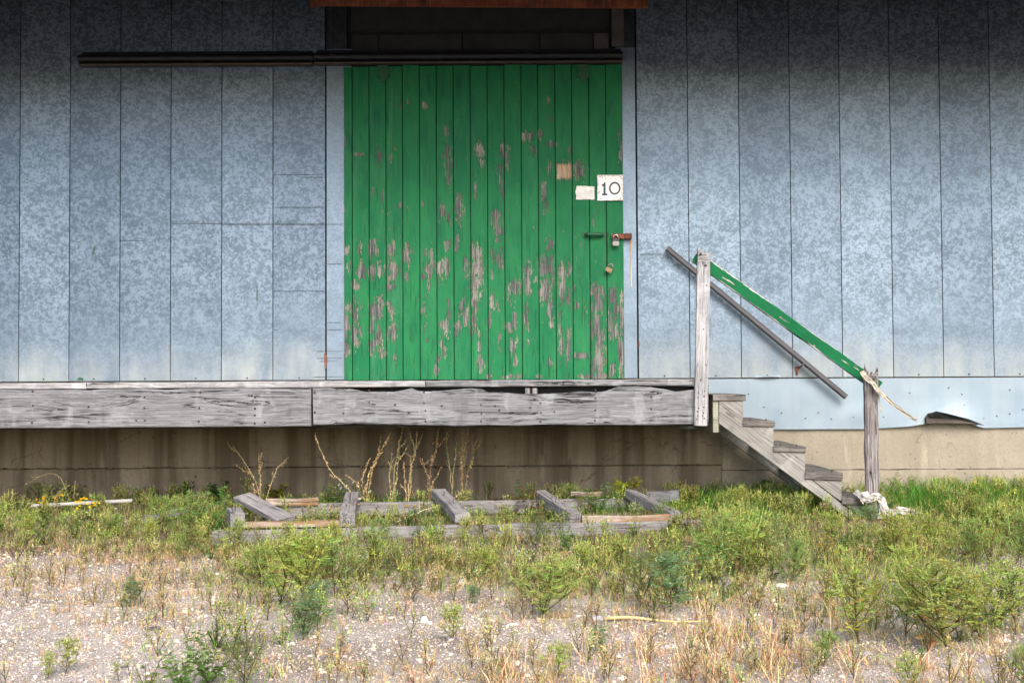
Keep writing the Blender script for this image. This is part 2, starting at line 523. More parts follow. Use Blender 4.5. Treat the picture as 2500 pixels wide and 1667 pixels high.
RAIL_GREEN = m_wood("green_rail_paint", dark=(.12, .11, .10), mid=(.30, .28, .26), lite=(.5, .48, .45), paint=(.004, .098, .035))
DOOR = m_door("peeling_green_paint")
GREEN_METAL = m_plain("green_painted_metal", (.004, .070, .026), .65, 0, .25, 40)
CONC_OLD = m_concrete("stained_concrete", (.225, .188, .145), (.065, .050, .034), .75)
CONC_PALE = m_concrete("pale_concrete", (.265, .235, .185), (.18, .15, .105), .35)
RUST = m_rust("rust")
RUST_DARK = m_rust("dark_rust", (.045, .020, .014), (.09, .035, .02), (.012, .011, .012))
RUST_HOOD = m_rust("hood_rust", (.15, .040, .017), (.27, .085, .032), (.06, .02, .014), 9)
TRACK = m_plain("black_track_steel", (.016, .017, .021), .5, .4, .5, 9, (1, 6, 6))
TRACK_LIP = m_plain("brown_track_steel", (.050, .036, .030), .65, .3, .5, 12, (1, 6, 6))
BARMET = m_plain("dark_bar", (.062, .060, .066), .55, .2, .35, 22, (.3, 6, 6))
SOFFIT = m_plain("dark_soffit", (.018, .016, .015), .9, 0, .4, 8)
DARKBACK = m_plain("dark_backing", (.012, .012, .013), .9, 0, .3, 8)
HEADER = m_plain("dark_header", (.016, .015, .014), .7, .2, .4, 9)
HEADER_PALE = m_plain("pale_header", (.05, .042, .038), .8, 0, .3, 14)
SCRAPE = m_plain("scraped_metal", (.115, .135, .155), .6, .5, .3, 30)
WHITE_SIGN = None
INK = m_plain("navy_ink", (.012, .015, .035), .5, 0, .3, 60)
PAPER = m_plain("torn_paper", (.58, .57, .54), .8, 0, .18, 22)
BRASS = m_plain("old_brass", (.17, .115, .06), .45, .6, .3, 60)
STEEL = m_plain("lock_steel", (.17, .17, .165), .38, .7, .15, 60)
CHROME = m_plain("shackle_steel", (.28, .28, .28), .25, .9, .1, 60)
BLACKPL = m_plain("black_lock_band", (.02, .02, .022), .5, 0, .3, 40)
NAIL = m_plain("rusty_nail", (.040, .020, .014), .8, .2, .4, 80)
PLASTIC = m_plain("grey_plastic_film", (.30, .285, .26), .4, 0, .12, 30, (1, 1, 1), .5)
PLASTIC_TAN = m_plain("tan_plastic_strip", (.27, .24, .19), .5, 0, .25, 60, (1, 1, 1), .5)
WHITE_METAL = m_plain("white_strip", (.36, .35, .335), .5, 0, .2, 20)
LEAF = m_plant("leaf", .5)
STALK = m_plant("dry_plant", .15, .8)


def m_sign():
    m = Mat("worn_white_sign")
    p = m.pos()
    n = m.noise(p, 70, 5, .65).outputs[0]
    n2 = m.noise(p, 14, 3).outputs[0]
    z = m.sep(m.n('TexCoord').outputs['Object'])
    e = m.math('MAXIMUM', m.math('ABSOLUTE', z.outputs[0]), m.math('ABSOLUTE', z.outputs[2]))
    worn = m.math('ADD', m.remap(e, .06, .104, 0, .22), m.math('ADD', m.math('MULTIPLY', n, .8), m.math('MULTIPLY', n2, .3)))
    col = m.mix(m.remap(worn, .68, .80), (.70, .70, .69), (.36, .31, .27))
    return m.set(Base_Color=col, Roughness=.6, Normal=m.bump(n, .3, .002))


WHITE_SIGN = m_sign()


def m_ground():
    m = Mat("gravelly_soil")
    p = m.pos()
    v = m.n('TexVoronoi', {'Vector': m.vadd(p, m.vmul(m.noise(p, 60, 2).outputs['Color'], (.01, .01, .01))), 'Scale': 120.0})
    v2 = m.n('TexVoronoi', {'Vector': p, 'Scale': 260.0})
    c = m.sep(v.outputs['Color'])
    col = m.ramp(c.outputs[0], [(.0, (.22, .195, .17)), (.3, (.40, .345, .295)), (.62, (.52, .45, .385)), (1.0, (.61, .54, .47))])
    col2 = m.ramp(m.sep(v2.outputs['Color']).outputs[1], [(.0, (.20, .16, .13)), (1.0, (.54, .48, .44))])
    col = m.mix(.45, col, col2)
    soil = m.noise(p, 1.7, 5, .6).outputs[0]
    yy = m.sep(p).outputs[1]
    sf = m.math('ADD', m.remap(soil, .42, .64, 0, .55), m.remap(yy, -3.6, -1.9, 0, .75), clamp=True)
    col = m.mix(sf, col, m.mix(m.noise(p, 35, 4).outputs[0], (.07, .05, .032), (.20, .15, .105)))
    h = m.math('ADD', m.math('MULTIPLY', v.outputs['Distance'], -1.0), m.math('MULTIPLY', v2.outputs['Distance'], -.5))
    return m.set(Base_Color=col, Roughness=.95, Specular_IOR_Level=.15, Normal=m.bump(h, .9, .012))


def m_pebble():
    m = Mat("pebbles")
    c = m.n('Attribute', attribute_name='col').outputs['Color']
    n = m.noise(m.pos(), 130, 4).outputs[0]
    col = m.mix(m.remap(n, .35, .7, 0, .35), c, m.vmul(c, (.62, .58, .55)))
    return m.set(Base_Color=col, Roughness=.85, Specular_IOR_Level=.25, Normal=m.bump(n, .3, .003))


GROUND, PEBBLE = m_ground(), m_pebble()

# ------------------------------------------------------------------ ground
def axis(lo, hi, step, far_lo, far_hi):
    a = list(np.arange(lo, hi + 1e-6, step))
    s, x = step, hi
    while x < far_hi:
        s *= 1.45; x += s; a.append(x)
    s, x = step, lo
    b = []
    while x > far_lo:
        s *= 1.45; x -= s; b.append(x)
    return np.array(b[::-1] + a)


gx = axis(-5.2, 5.2, .06, -420, 420)
gy = axis(-7.2, .3, .06, -420, 60)
GX, GY = np.meshgrid(gx, gy)
GZ = terr(GX, GY)
V = np.stack([GX.ravel(), GY.ravel(), GZ.ravel()], 1)
nx, ny = len(gx), len(gy)
i0 = (np.arange(ny - 1)[:, None] * nx + np.arange(nx - 1)[None, :]).ravel()
Fq = np.stack([i0, i0 + 1, i0 + 1 + nx, i0 + nx], 1)
g = mesh("ground", V, Fq.tolist(), GROUND, smooth=True)
tag(g, kind='structure')

# ------------------------------------------------------------------ warehouse
wh = thing("warehouse", "old warehouse wall clad in spangled galvanised sheets on a concrete base", "building", (0, 0, 0))


def X(z, x, y, Y=0.0): return at(z, x, y, Y).x
def Z(z, x, y, Y=0.0): return at(z, x, y, Y).z


def sheet(name, x0, x1, z0, z1, mat, y=0.0, th=.010, bev=.0025, warp=.003):
    """a metal sheet with folded-back edges, a little oil-canned"""
    nxs, nzs = 6, 24
    s = random.random() * 50
    xs = [x0, x0 + bev] + [x0 + (x1 - x0) * i / nxs for i in range(1, nxs)] + [x1 - bev, x1]
    V, Fc = [], []
    for j in range(nzs + 1):
        zz = z0 + (z1 - z0) * j / nzs
        for i, xx in enumerate(xs):
            e = .0 if i in (0, len(xs) - 1) else 1.0
            d = warp * noise.noise(Vector((xx * 3 + s, zz * 1.6, s))) * (0 if i in (0, 1, len(xs) - 2, len(xs) - 1) else 1)
            V.append((xx, y - (th * e) - d, zz))
    n = len(xs)
    for j in range(nzs):
        for i in range(n - 1):
            a = j * n + i
            Fc.append((a, a + 1, a + n + 1, a + n))
    # bottom lip
    k = len(V)
    for i, xx in enumerate(xs): V.append((xx, y + .004, z0))
    for i in range(n - 1): Fc.append((k + i, k + i + 1, i + 1, i))
    return mesh(name, V, Fc, mat, wh)


YS = -.02
ZTOP = 4.12
# backing behind the sheets, so that the joints are dark
boxobj("backing_wall", (0, .09, 2.45), (16, .16, 3.4), DARKBACK, wh)
lefts = [-1023, -904, -785, -667, -548, -430, -311, -192, -73, 46, 161, 277, 393, 510, 627.5]
zl = Z('d', 400, 874, YS)
lsx = [X('d', x, 500, YS) for x in lefts] + [X('d', 748, 500, YS)]
for a, b in zip(lsx[:-1], lsx[1:]):
    sheet("siding_sheet", a + .0009, b - .0009, zl, ZTOP, GALV, YS)
rights = [1463.5, 1581, 1698.5, 1815.5, 1930, 2046, 2160.5, 2276, 2392, 2508, 2624, 2741, 2858, 2976, 3093, 3211, 3328]
rsx = [X('d', x, 470, YS) for x in rights]
zr = Z('d', 1900, 866, YS)
for a, b in zip(rsx[:-1], rsx[1:]):
    sheet("siding_sheet", a + .0009, b - .0009, zr, ZTOP, GALV, YS)
# flat trims either side of the doorway
dl, dr = X('d', 750, 500, YS), X('d', 792, 500, YS)
ztk = Z('d', 1100, 112, -.03)
GALV_SHADED = m_galv("shaded_galvanised", cell=90, dark=(.035, .042, .05), lite=(.06, .068, .075), dust=0)  # eave and hood shade, with some staining, put into a darker trim colour
sheet("door_trim", dl + .001, dr + .06, zl, ztk, GALV_TRIM, YS - .004, warp=.001)
sheet("upper_trim", dl + .001, dr + .02, ztk + .003, ZTOP, GALV_SHADED, YS - .004, warp=.001)
tl, tr_ = X('d', 1425, 500, YS), X('d', 1461.5, 500, YS)
sheet("door_trim", tl - .03, tr_ - .001, zl, ztk, GALV_TRIM, YS - .004, warp=.001)
sheet("upper_trim", tl - .03, tr_ - .001, ztk + .003, ZTOP, GALV_SHADED, YS - .004, warp=.001)
# header above the track
hx0, hx1 = X('d', 806, 60, 0), X('d', 1402, 60, 0)
boxobj("header_board", ((hx0 + hx1) / 2, .02, Z('d', 1100, 50, 0) + .15), (hx1 - hx0, .05, .42), HEADER, wh, .003)
hz0, hz1 = Z('d', 1100, 116, -.03), Z('d', 1100, 78, -.03)
hxs = [X('d', x, 95, -.03) for x in (808, 870, 1062, 1240, 1362)]
for a, b in zip(hxs[:-1], hxs[1:]):
    boxobj("lintel_board", ((a + b) / 2, -.012, (hz0 + hz1) / 2), (b - a - .006, .03, hz1 - hz0), HEADER, wh, .003)
a, b = X('d', 1364, 95, -.03), X('d', 1398, 95, -.03)
boxobj("lintel_board", ((a + b) / 2, -.016, (hz0 + hz1) / 2), (b - a, .03, hz1 - hz0), HEADER_PALE, wh, .003)
a, b = X('d', 1404, 70, -.03), X('d', 1432, 70, -.03)
boxobj("jamb_board", ((a + b) / 2, -.052, Z('d', 1410, 66, -.03)), (b - a, .02, .30), HEADER_PALE, wh, .003)
# concrete base, two pours left of the joint, two right of it
jx = X('d', 1658, 1050, 0)
zp = Z('d', 800, 1072, 0)
zpr = Z('d', 2000, 1078, 0)


def concrete(name, x0, x1, z0, z1, y, mat, seed):
    nxs = int((x1 - x0) / .06); nzs = max(3, int((z1 - z0) / .06))
    V, Fc = [], []
    for j in range(nzs + 1):
        for i in range(nxs + 1):
            xx = x0 + (x1 - x0) * i / nxs; zz = z0 + (z1 - z0) * j / nzs
            e = .006 * noise.noise(Vector((xx * 14, zz * 14, seed))) if j in (0, nzs) else 0
            d = .004 * noise.noise(Vector((xx * 2.2, zz * 3, seed))) + .0015 * noise.noise(Vector((xx * 12, zz * 12, seed)))
            V.append((xx, y + d, zz + e))
    n = nxs + 1
    for j in range(nzs):
        for i in range(nxs):
            a = j * n + i
            Fc.append((a, a + 1, a + n + 1, a + n))
    k = len(V)
    for t in (0, nzs):
        for i in range(n): V.append((x0 + (x1 - x0) * i / nxs, .15, z0 if t == 0 else z1))
    for t in (0, nzs):
        for i in range(n): V.append(V[t * n + i])
    for i in range(nxs):
        Fc.append((k + i, k + i + 1, k + 2 * n + i + 1, k + 2 * n + i))
        Fc.append((k + 3 * n + i, k + 3 * n + i + 1, k + n + i + 1, k + n + i))
    return mesh(name, V, Fc, mat, wh, smooth=True)


concrete("concrete_base", -7.5, jx - .002, zp + .006, .93, -.008, CONC_OLD, 1)
concrete("concrete_footing", -7.5, jx - .002, -.35, zp - .006, .010, CONC_OLD, 2)
concrete("concrete_base", jx + .002, 7.5, zpr + .003, .93, .002, CONC_PALE, 3)
concrete("concrete_footing", jx + .002, 7.5, -.35, zpr - .003, .008, CONC_PALE, 4)
boxobj("joint_filler", (0, .075, .28), (15, .06, 1.26), CONC_OLD, wh)
# honeycombed aggregate along the pour line
bm = bmesh.new()
for i in range(420):
    xx = random.uniform(-4.4, jx - .25)
    if noise.noise(Vector((xx * 1.7, 3, 0))) < -.05: continue
    s_ = random.uniform(.003, .009)
    r_ = bmesh.ops.create_icosphere(bm, subdivisions=1, radius=s_)
    for v in r_['verts']: v.co += Vector((xx, .004, zp + random.gauss(0, .008)))
tag(bmobj("exposed_aggregate", bm, CONC_OLD, wh), kind='stuff')

# skirt sheet on the right: bottom edge bent and torn up beside the rotten sill
sx0, sx1 = X('d', 1560, 920, -.03), 7.3
zt = Z('d', 1900, 869, -.02)
V, Fc = [], []
NX, NZ = 150, 14
bend_px = [(1560, 985), (1800, 986), (1985, 985), (2045, 982), (2090, 979), (2128, 972), (2145, 967), (2200, 964), (2240, 978), (2262, 983), (2352, 981), (3200, 975)]
for i in range(NX + 1):
    xx = sx0 + (sx1 - sx0) * (i / NX) ** 1.6 if False else sx0 + (sx1 - sx0) * i / NX
    pxs, _ = proj([(xx, -.03, .6)])
    zb = Z('d', pxs[0], float(np.interp(pxs[0], [p for p, _ in bend_px], [q for _, q in bend_px])), -.03)
    outb = .045 * math.exp(-((pxs[0] - 2205) / 45) ** 2) + .02 * math.exp(-((pxs[0] - 2120) / 60) ** 2)
    for j in range(NZ + 1):
        t = j / NZ
        zz = zt + (zb - zt) * t
        d = .006 * noise.noise(Vector((xx * 4, zz * 5, 7))) * t + outb * max(0, t - .45) ** 1.6 * 2.2
        d += .006 * math.exp(-((pxs[0] - 1985) / 60) ** 2) * math.exp(-((t - .75) / .2) ** 2)
        V.append((xx, -.022 - d, zz))
n = NZ + 1
for i in range(NX):
    for j in range(NZ):
        a = i * n + j
        Fc.append((a, a + 1, a + n + 1, a + n))
sk = mesh("skirt_sheet", V, Fc, GALV_SKIRT, wh, smooth=True)
# lifted lip of the siding above the skirt
p0, p1 = at('d', 1735, 866, -.04), at('d', 1792, 865, -.04)
V = []
for i in range(9):
    t = i / 8; h_ = .010 * math.sin(math.pi * t) + .002
    pp = p0.lerp(p1, t)
    V += [(pp.x, -.032, pp.z + .012), (pp.x, -.036 - h_ * 1.6, pp.z + h_ * .3 - .004)]
mesh("bent_lip", V, [(2 * i, 2 * i + 2, 2 * i + 3, 2 * i + 1) for i in range(8)], GALV_SKIRT, wh)
# rotten sill end poking out under the torn skirt
pa, pb = at('d', 2127, 962, -.05), at('d', 2262, 968, -.05)
bm = bmesh.new()
o_ = [(2127, 972), (2126, 960), (2134, 949), (2150, 947), (2168, 951), (2195, 956), (2222, 962), (2248, 973)]
poly = [(at('d', a_, b_, -.06).x, at('d', a_, b_, -.06).z) for a_, b_ in o_]
prism(bm, poly[::-1], -.075, .0)
tag(bmobj("rotten_sill", bm, WOOD_DARK, wh), "dark rotten timber end showing through the torn skirt sheet")
bm = bmesh.new()
o_ = [(2129, 952), (2150, 944), (2178, 950), (2225, 962), (2262, 977), (2235, 973), (2190, 962), (2140, 957)]
for k in range(2): pass
vs = [bm.verts.new(at('d', a_, b_, -.085 - .02 * math.sin(i))) for i, (a_, b_) in enumerate(o_)]
bm.faces.new(vs)
bmesh.ops.solidify(bm, geom=list(bm.faces), thickness=.004)
bmobj("torn_flap", bm, HEADER, wh)

# nails and screw heads in the sheets: too small to pick apart
bm = bmesh.new()


def head(bm, p, r=.006, d=(0, -1, 0), t=.003):
    M = Matrix.Translation(p) @ Vector(d).to_track_quat('Z', 'Y').to_matrix().to_4x4()
    bmesh.ops.create_cone(bm, cap_ends=True, segments=7, radius1=r, radius2=r * .7, depth=t * 2, matrix=M)


for a, b in zip(lsx[:-1], lsx[1:]):
    head(bm, ((a + b) / 2, YS - .016, zl + .018))
for a, b in zip(rsx[:-1], rsx[1:]):
    head(bm, ((a + b) / 2 + .0, YS - .016, zr + .018))
for xx, yy in [(1670, 908), (1720, 905), (1795, 948), (1880, 947), (1960, 958), (2030, 957), (2105, 955), (1755, 935), (1700, 938), (2290, 955), (2320, 950), (2210, 905), (2215, 930), (2090, 902), (2180, 890), (2320, 895), (2350, 940), (1850, 960), (1910, 962), (2260, 960), (1640, 935)]:
    head(bm, at('d', xx, yy, -.028), .005)
tag(bmobj("screw_heads", bm, NAIL, wh), kind='stuff')
# scrape lines left by the sliding door
for (x0, x1, y) in [(392, 788, 513), (508, 786, 516), (630, 742, 401), (690, 742, 407), (630, 745, 476), (276, 330, 552), (628, 745, 668), (752, 785, 606), (752, 785, 740), (752, 786, 757), (728, 787, 806), (728, 785, 822), (735, 770, 829), (720, 788, 865), (630, 640, 757), (1468, 1520, 583)]:
    a, b = at('d', x0, y, YS - .0175), at('d', x1, y, YS - .0175)
    yy = YS - .0205 if x0 > 745 else YS - .0165
    bm = bmesh.new(); prism(bm, [(a.x, a.z - .0007), (b.x, b.z - .0005), (b.x, b.z + .0005), (a.x, a.z + .0007)], yy - .002, yy + .004)
    bmobj("scrape_line", bm, SCRAPE, wh)
# green paint smears on the sheets
for pts_ in ([(211, 585), (214, 584), (219, 566), (217, 565)], [(176, 872), (192, 873), (190, 868), (182, 866)], [(589, 690), (591, 690), (591, 655), (590, 655)]):
    bm = bmesh.new(); prism(bm, [(at('d', x, y, YS - .013).x, at('d', x, y, YS - .013).z) for x, y in pts_], YS - .0135, YS - .008)
    bmobj("paint_smear", bm, GREEN_METAL, wh)
# roof overhang (its front edge stays above the frame) and soffit
OV, ZE = 1.72, 3.47
bm = bmesh.new()
poly = [(.12, 4.10), (-OV, ZE), (-OV, ZE + .12), (.12, 4.28)]
for xx in (-14, 14):
    for (yy, zz) in poly: bm.verts.new((xx, yy, zz))
bm.verts.ensure_lookup_table()
v = bm.verts
for i in range(4):
    j = (i + 1) % 4
    bm.faces.new((v[i], v[j], v[4 + j], v[4 + i]))
bm.faces.new(v[0:4]); bm.faces.new(v[4:8])
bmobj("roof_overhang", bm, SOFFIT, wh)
# rusty hood over the doorway
YH = -.42
ha, hb = at('d', 713, 4, YH), at('d', 1488, 6, YH)
hl, hh = Z('d', 1100, 17, YH), Z('d', 1100, -60, YH)
bm = bmesh.new(); prism(bm, [(ha.x, Z('d', 713, 13, YH)), (hb.x, Z('d', 1488, 19, YH)), (hb.x, hh), (ha.x, hh)], YH, YH + .02)
tag(bmobj("hood_fascia", bm, RUST_HOOD, wh), "rust red metal fascia of the hood over the door")
bm = bmesh.new(); prism(bm, [(ha.x + .03, hl + .16), (hb.x - .03, hl + .16), (hb.x - .03, hh), (ha.x + .03, hh)], YH + .03, -.03)
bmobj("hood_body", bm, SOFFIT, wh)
for xx in (ha.x + .012, hb.x - .03):
    boxobj("hood_end_cap", (xx + .008, YH - .006, hl + .08), (.05, .012, .17), RUST, wh, .003)

# ------------------------------------------------------------------ door track
tk = thing("door_track", "long black steel door track with two parallel rails above the green door", "door track", at('d', 800, 130, -.06))
YT = -.03


def profile_x(name, prof, xa, xb, mat, parent):
    """prof: (y,z) outline extruded along x"""
    bm = bmesh.new()
    A = [bm.verts.new((xa, y, z)) for y, z in prof]; B = [bm.verts.new((xb, y, z)) for y, z in prof]
    n = len(prof)
    for i in range(n): bm.faces.new((A[i], A[(i + 1) % n], B[(i + 1) % n], B[i]))
    bm.faces.new(A); bm.faces.new(B[::-1])
    return bmobj(name, bm, mat, parent)


for (xa, xb, s_) in ((X('z1', 525, 390, -.1), X('z1', 2112, 390, -.1), 0), (X('z1', 2118, 390, -.1), X('z2', 2013, 350, -.1), .004)):
    za = Z('z1', 1200, 338, -.1) + s_; zb = Z('z1', 1200, 366, -.1) + s_; zc = Z('z1', 1200, 416, -.1) + s_; zd = Z('z1', 1200, 424, -.1) + s_; ze = Z('z1', 1200, 442, -.1) + s_
    profile_x("flange", [(YT, za), (YT - .018, za), (YT - .022, zb), (YT, zb)], xa + .02, xb - .01, TRACK, tk)
    hm, hr = (zb + zc) / 2, (zb - zc) / 2
    pr = [(YT, zb)] + [(YT - .05 - hr * math.sin(math.pi * k / 10) * 1.1, hm + hr * math.cos(math.pi * k / 10)) for k in range(11)] + [(YT, zc)]
    profile_x("rail", pr, xa, xb, TRACK, tk)
    profile_x("lower_rail", [(YT, zd), (YT - .07, zd), (YT - .082, (zd + ze) / 2), (YT - .075, ze), (YT, ze)], xa + .008, xb - .004, TRACK_LIP, tk)
    profile_x("web", [(YT, za - .005), (YT - .012, za - .005), (YT - .012, ze + .005), (YT, ze + .005)], xa + .01, xb - .02, RUST_DARK, tk)
bm = bmesh.new()
for xx in np.linspace(560, 2060, 8): head(bm, at('z1', xx, 351, -.05), .007)
head(bm, at('z2', 156, 346, -.14), .005)
tag(bmobj("bolt_heads", bm, RUST, tk), kind='stuff')

# ------------------------------------------------------------------ sliding door
YD = -.062
PEEL7 = [(125,170,20,30),(135,280,15,30),(305,170,30,60),(300,310,28,60),(345,300,20,50),(215,160,12,35),(230,310,35,55),(430,160,28,35),(440,310,45,60),(185,410,25,30),(410,415,20,25),(455,410,15,25),(535,190,28,70),(532,345,14,30),(660,180,10,25),(705,190,12,25),(690,310,30,55),(685,410,14,30),(645,350,20,20),(810,145,15,35),(800,280,28,75),(755,310,22,60),(870,140,14,60),(930,280,18,70),(1000,190,40,70),(1010,280,45,60),(1000,380,40,80),(1040,350,20,70),(990,500,22,110),(980,640,22,80),(1030,470,10,40),(1160,40,25,40),(1155,100,20,20),(1115,190,15,40),(1160,230,22,70),(1115,520,16,60),(1145,550,10,40),(1095,630,10,50),(1110,340,8,30),(1270,420,35,50),(1225,440,20,50),(1350,330,28,80),(1350,420,22,50),(1340,615,16,80),(1400,360,10,20),(1510,140,16,30),(1485,150,8,25),(1465,280,38,80),(1465,430,38,90),(1500,560,22,90),(1505,670,18,25),(1510,300,18,100),(1580,330,22,80),(1580,430,30,100),(1630,300,14,50),(1625,480,18,70),(1565,600,10,40),(1665,430,8,25),(1680,540,14,28),(1800,440,25,60),(1830,520,45,90),(1810,680,36,100),(1840,780,40,100),(1920,470,30,70),(1945,560,18,80),(1985,620,18,160),(1910,640,20,80),(1930,720,40,60),(1575,800,18,90),(1625,840,20,110),(1570,690,10,40),(1615,720,8,30),(1500,920,20,30),(1700,880,50,20),(1830,920,40,90),(1980,860,18,150),(1920,980,20,50),(1030,930,20,60),(1020,800,15,60),(1250,820,30,60),(1265,920,12,30),(1230,690,30,40),(1265,640,14,90),(1225,500,15,60),(880,690,20,50),(935,610,25,70),(910,540,25,60),(800,690,25,50),(765,670,18,25),(820,520,14,30),(815,595,16,35),(660,690,14,28),(655,560,14,60),(450,730,24,60),(408,735,12,25),(430,570,14,60),(400,525,16,15),(320,580,45,60),(355,560,18,70),(295,690,18,50),(340,760,22,80),(300,820,20,50),(360,850,12,60),(190,590,25,70),(185,740,30,80),(220,720,14,40),(125,560,22,40),(120,680,22,90),(125,830,22,60),(395,860,10,20),(450,890,10,20),(790,850,14,40),(770,790,12,40),(745,900,14,20),(740,980,20,40),(1160,770,10,60),(1090,1020,22,20),(1250,1020,60,18),(1430,1020,30,15),(1800,1020,90,20),(1350,790,8,20),(670,780,8,15)]
PEEL2 = [(890,850,20,60),(895,980,30,60),(900,1060,30,50),(905,1160,22,50),(650,655,14,20),(750,680,16,25),(590,680,10,40),(570,945,10,20),(535,1010,10,25),(460,1000,20,60),(430,1010,10,15),(335,985,30,15),(1100,960,30,50),(1115,1040,15,30),(1075,1190,12,60),(1245,970,16,70),(1230,1080,18,60),(1240,1200,15,80),(1280,1010,14,60),(1410,870,40,40),(1480,860,30,25),(1440,960,30,40),(1560,920,40,20),(1550,760,10,30),(1540,640,8,30),(1680,960,14,40),(1510,1240,20,70),(1530,1310,15,40),(1640,1093,58,50),(1640,1093,50,44),(1550,1080,16,40),(1740,1085,40,50),(860,1350,20,50),(905,1390,14,40),(965,1320,30,90),(1200,1380,30,40),(1220,1460,25,60),(1220,1530,20,20),(1510,1355,10,20),(415,1220,8,40),(480,1280,8,60),(595,1310,9,18),(740,1300,10,30),(1820,1410,14,25),(1990,860,12,40),(2000,980,14,80),(2010,620,6,60),(955,1520,12,40),(420,1550,25,25),(895,1550,20,20),(1555,1550,20,20),(238,900,6,30),(236,1330,6,30)]
pe = []
for (z_, L_) in (('z7', PEEL7), ('z2', PEEL2)):
    ox, oy, s_ = ZO[z_]
    for (x, y, rx, ry) in L_:
        c_ = at(z_, x, y, YD)
        sc = s_ * (YD - EYE.y) / F
        pe.append((c_.x, c_.z, rx * sc, ry * sc))
pe = np.array(pe)
fr = at('z2', 1640, 1093, YD)
door = thing("sliding_door", "green sliding plank door with peeling paint under the black track", "door", at('d', 1110, 872, YD))
zb0, zt0 = Z('d', 1110, 872.5, YD), Z('d', 1110, 150.5, YD)
xs_px = [790, 809, 848, 886.5, 925, 964, 1003, 1042, 1081, 1120, 1159, 1198, 1237, 1276, 1315, 1354, 1393, 1432]
xs_d = [X('d', x, 500, YD) for x in xs_px]
for bi, (xa, xb) in enumerate(zip(xs_d[:-1], xs_d[1:])):
    nc, nr = max(3, int((xb - xa) / .011)), 200
    zt1 = zt0 + random.uniform(-.006, .004) - (.006 if bi < 4 else 0)
    zb1 = zb0 + random.uniform(-.0, .006)
    yo = random.uniform(-.0022, .0022)
    gap = .0022 if bi % 2 else .0016
    cols = [xa + gap, xa + gap + .003] + [xa + (xb - xa) * (i + .5) / nc for i in range(nc)] + [xb - gap - .003, xb - gap]
    V, Fc = [], []
    n = len(cols)
    for j in range(nr + 1):
        zz = zb1 + (zt1 - zb1) * j / nr
        for i, xx in enumerate(cols):
            V.append((xx, YD + yo + (.006 if i in (0, n - 1) else 0) + .0008 * noise.noise(Vector((xx * 20, zz * 3, bi))), zz))
    VA = np.array(V)
    dx = (VA[:, None, 0] - pe[None, :, 0]) / pe[None, :, 2]
    dz = (VA[:, None, 2] - pe[None, :, 1]) / pe[None, :, 3]
    dd = np.sqrt(dx * dx + dz * dz)
    val = np.clip(1.01 - dd * .56, 0, 1).max(1)
    frs = np.clip(1.6 - np.maximum(abs(VA[:, 0] - fr.x) / .062, abs(VA[:, 2] - fr.z) / .055), 0, .9)
    frs *= (VA[:, 0] < fr.x + .06) * (VA[:, 0] > fr.x - .06)
    val = np.maximum(val, frs * 1.15)
    for j in range(nr):
        for i in range(n - 1):
            a = j * n + i
            Fc.append((a, a + 1, a + n + 1, a + n))
    k = len(V)
    V += [(cols[0], YD + .034, zb1), (cols[-1], YD + .034, zb1), (cols[-1], YD + .034, zt1), (cols[0], YD + .034, zt1)]
    bot = list(range(0, n)); topv = list(range(nr * n, nr * n + n))
    Fc.append(tuple(bot[::-1]) + (k, k + 1)); Fc.append(tuple(topv) + (k + 2, k + 3))
    Fc.append(tuple(j * n for j in range(nr + 1)) + (k + 3, k)); Fc.append(tuple((nr - j) * n + n - 1 for j in range(nr + 1)) + (k + 1, k + 2))
    val = np.concatenate([val, np.zeros(4)]); frs = np.concatenate([frs, np.zeros(4)])
    ob = mesh("plank", V, Fc, DOOR, door)
    for nm, arr in (("peel", val), ("fresh", frs)):
        at_ = ob.data.attributes.new(nm, 'FLOAT', 'POINT')
        at_.data.foreach_set("value", arr.astype(np.float32))
xm, zm = (xs_d[0] + xs_d[-1]) / 2, (zb0 + zt0) / 2
boxobj("back_brace", (xm, YD + .045, zm), (xs_d[-1] - xs_d[0] - .01, .018, zt0 - zb0 - .02), WOOD_DARK, door)
# hanger brackets with a raised star
for (cx, y0, y1, y2) in ((485, 417, 498, 528), (1764, 413, 494, 524)):
    hb_ = []
    for (x, y) in [(cx - 36, y0), (cx + 34, y0), (cx + 34, y1), (cx + 18, y1 + 3), (cx + 16, y2 - 8), (cx + 6, y2), (cx - 8, y2), (cx - 17, y2 - 8), (cx - 19, y1 + 3), (cx - 36, y1)]:
        p = at('z2', x, y, YD - .01); hb_.append((p.x, p.z))
    bm = bmesh.new(); prism(bm, hb_, YD - .014, YD - .003)
    br = bmobj("hanger_bracket", bm, GREEN_METAL, door)
    bm = bmesh.new()
    c_ = at('z2', cx - 1, y0 + 52, YD - .014)
    prism(bm, [(c_.x + (.014 if k % 2 == 0 else .006) * math.sin(k * math.pi / 5), c_.z + (.014 if k % 2 == 0 else .006) * math.cos(k * math.pi / 5)) for k in range(10)][::-1], YD - .018, YD - .013)
    bmobj("star", bm, GREEN_METAL, br)
    for (x, y) in ((cx - 25, y0 + 30), (cx + 24, y0 + 30), (cx, y2 - 14)):
        bm = bmesh.new(); head(bm, at('z2', x, y, YD - .016), .008, t=.004)
        bmobj("bolt", bm, GREEN_METAL, br)
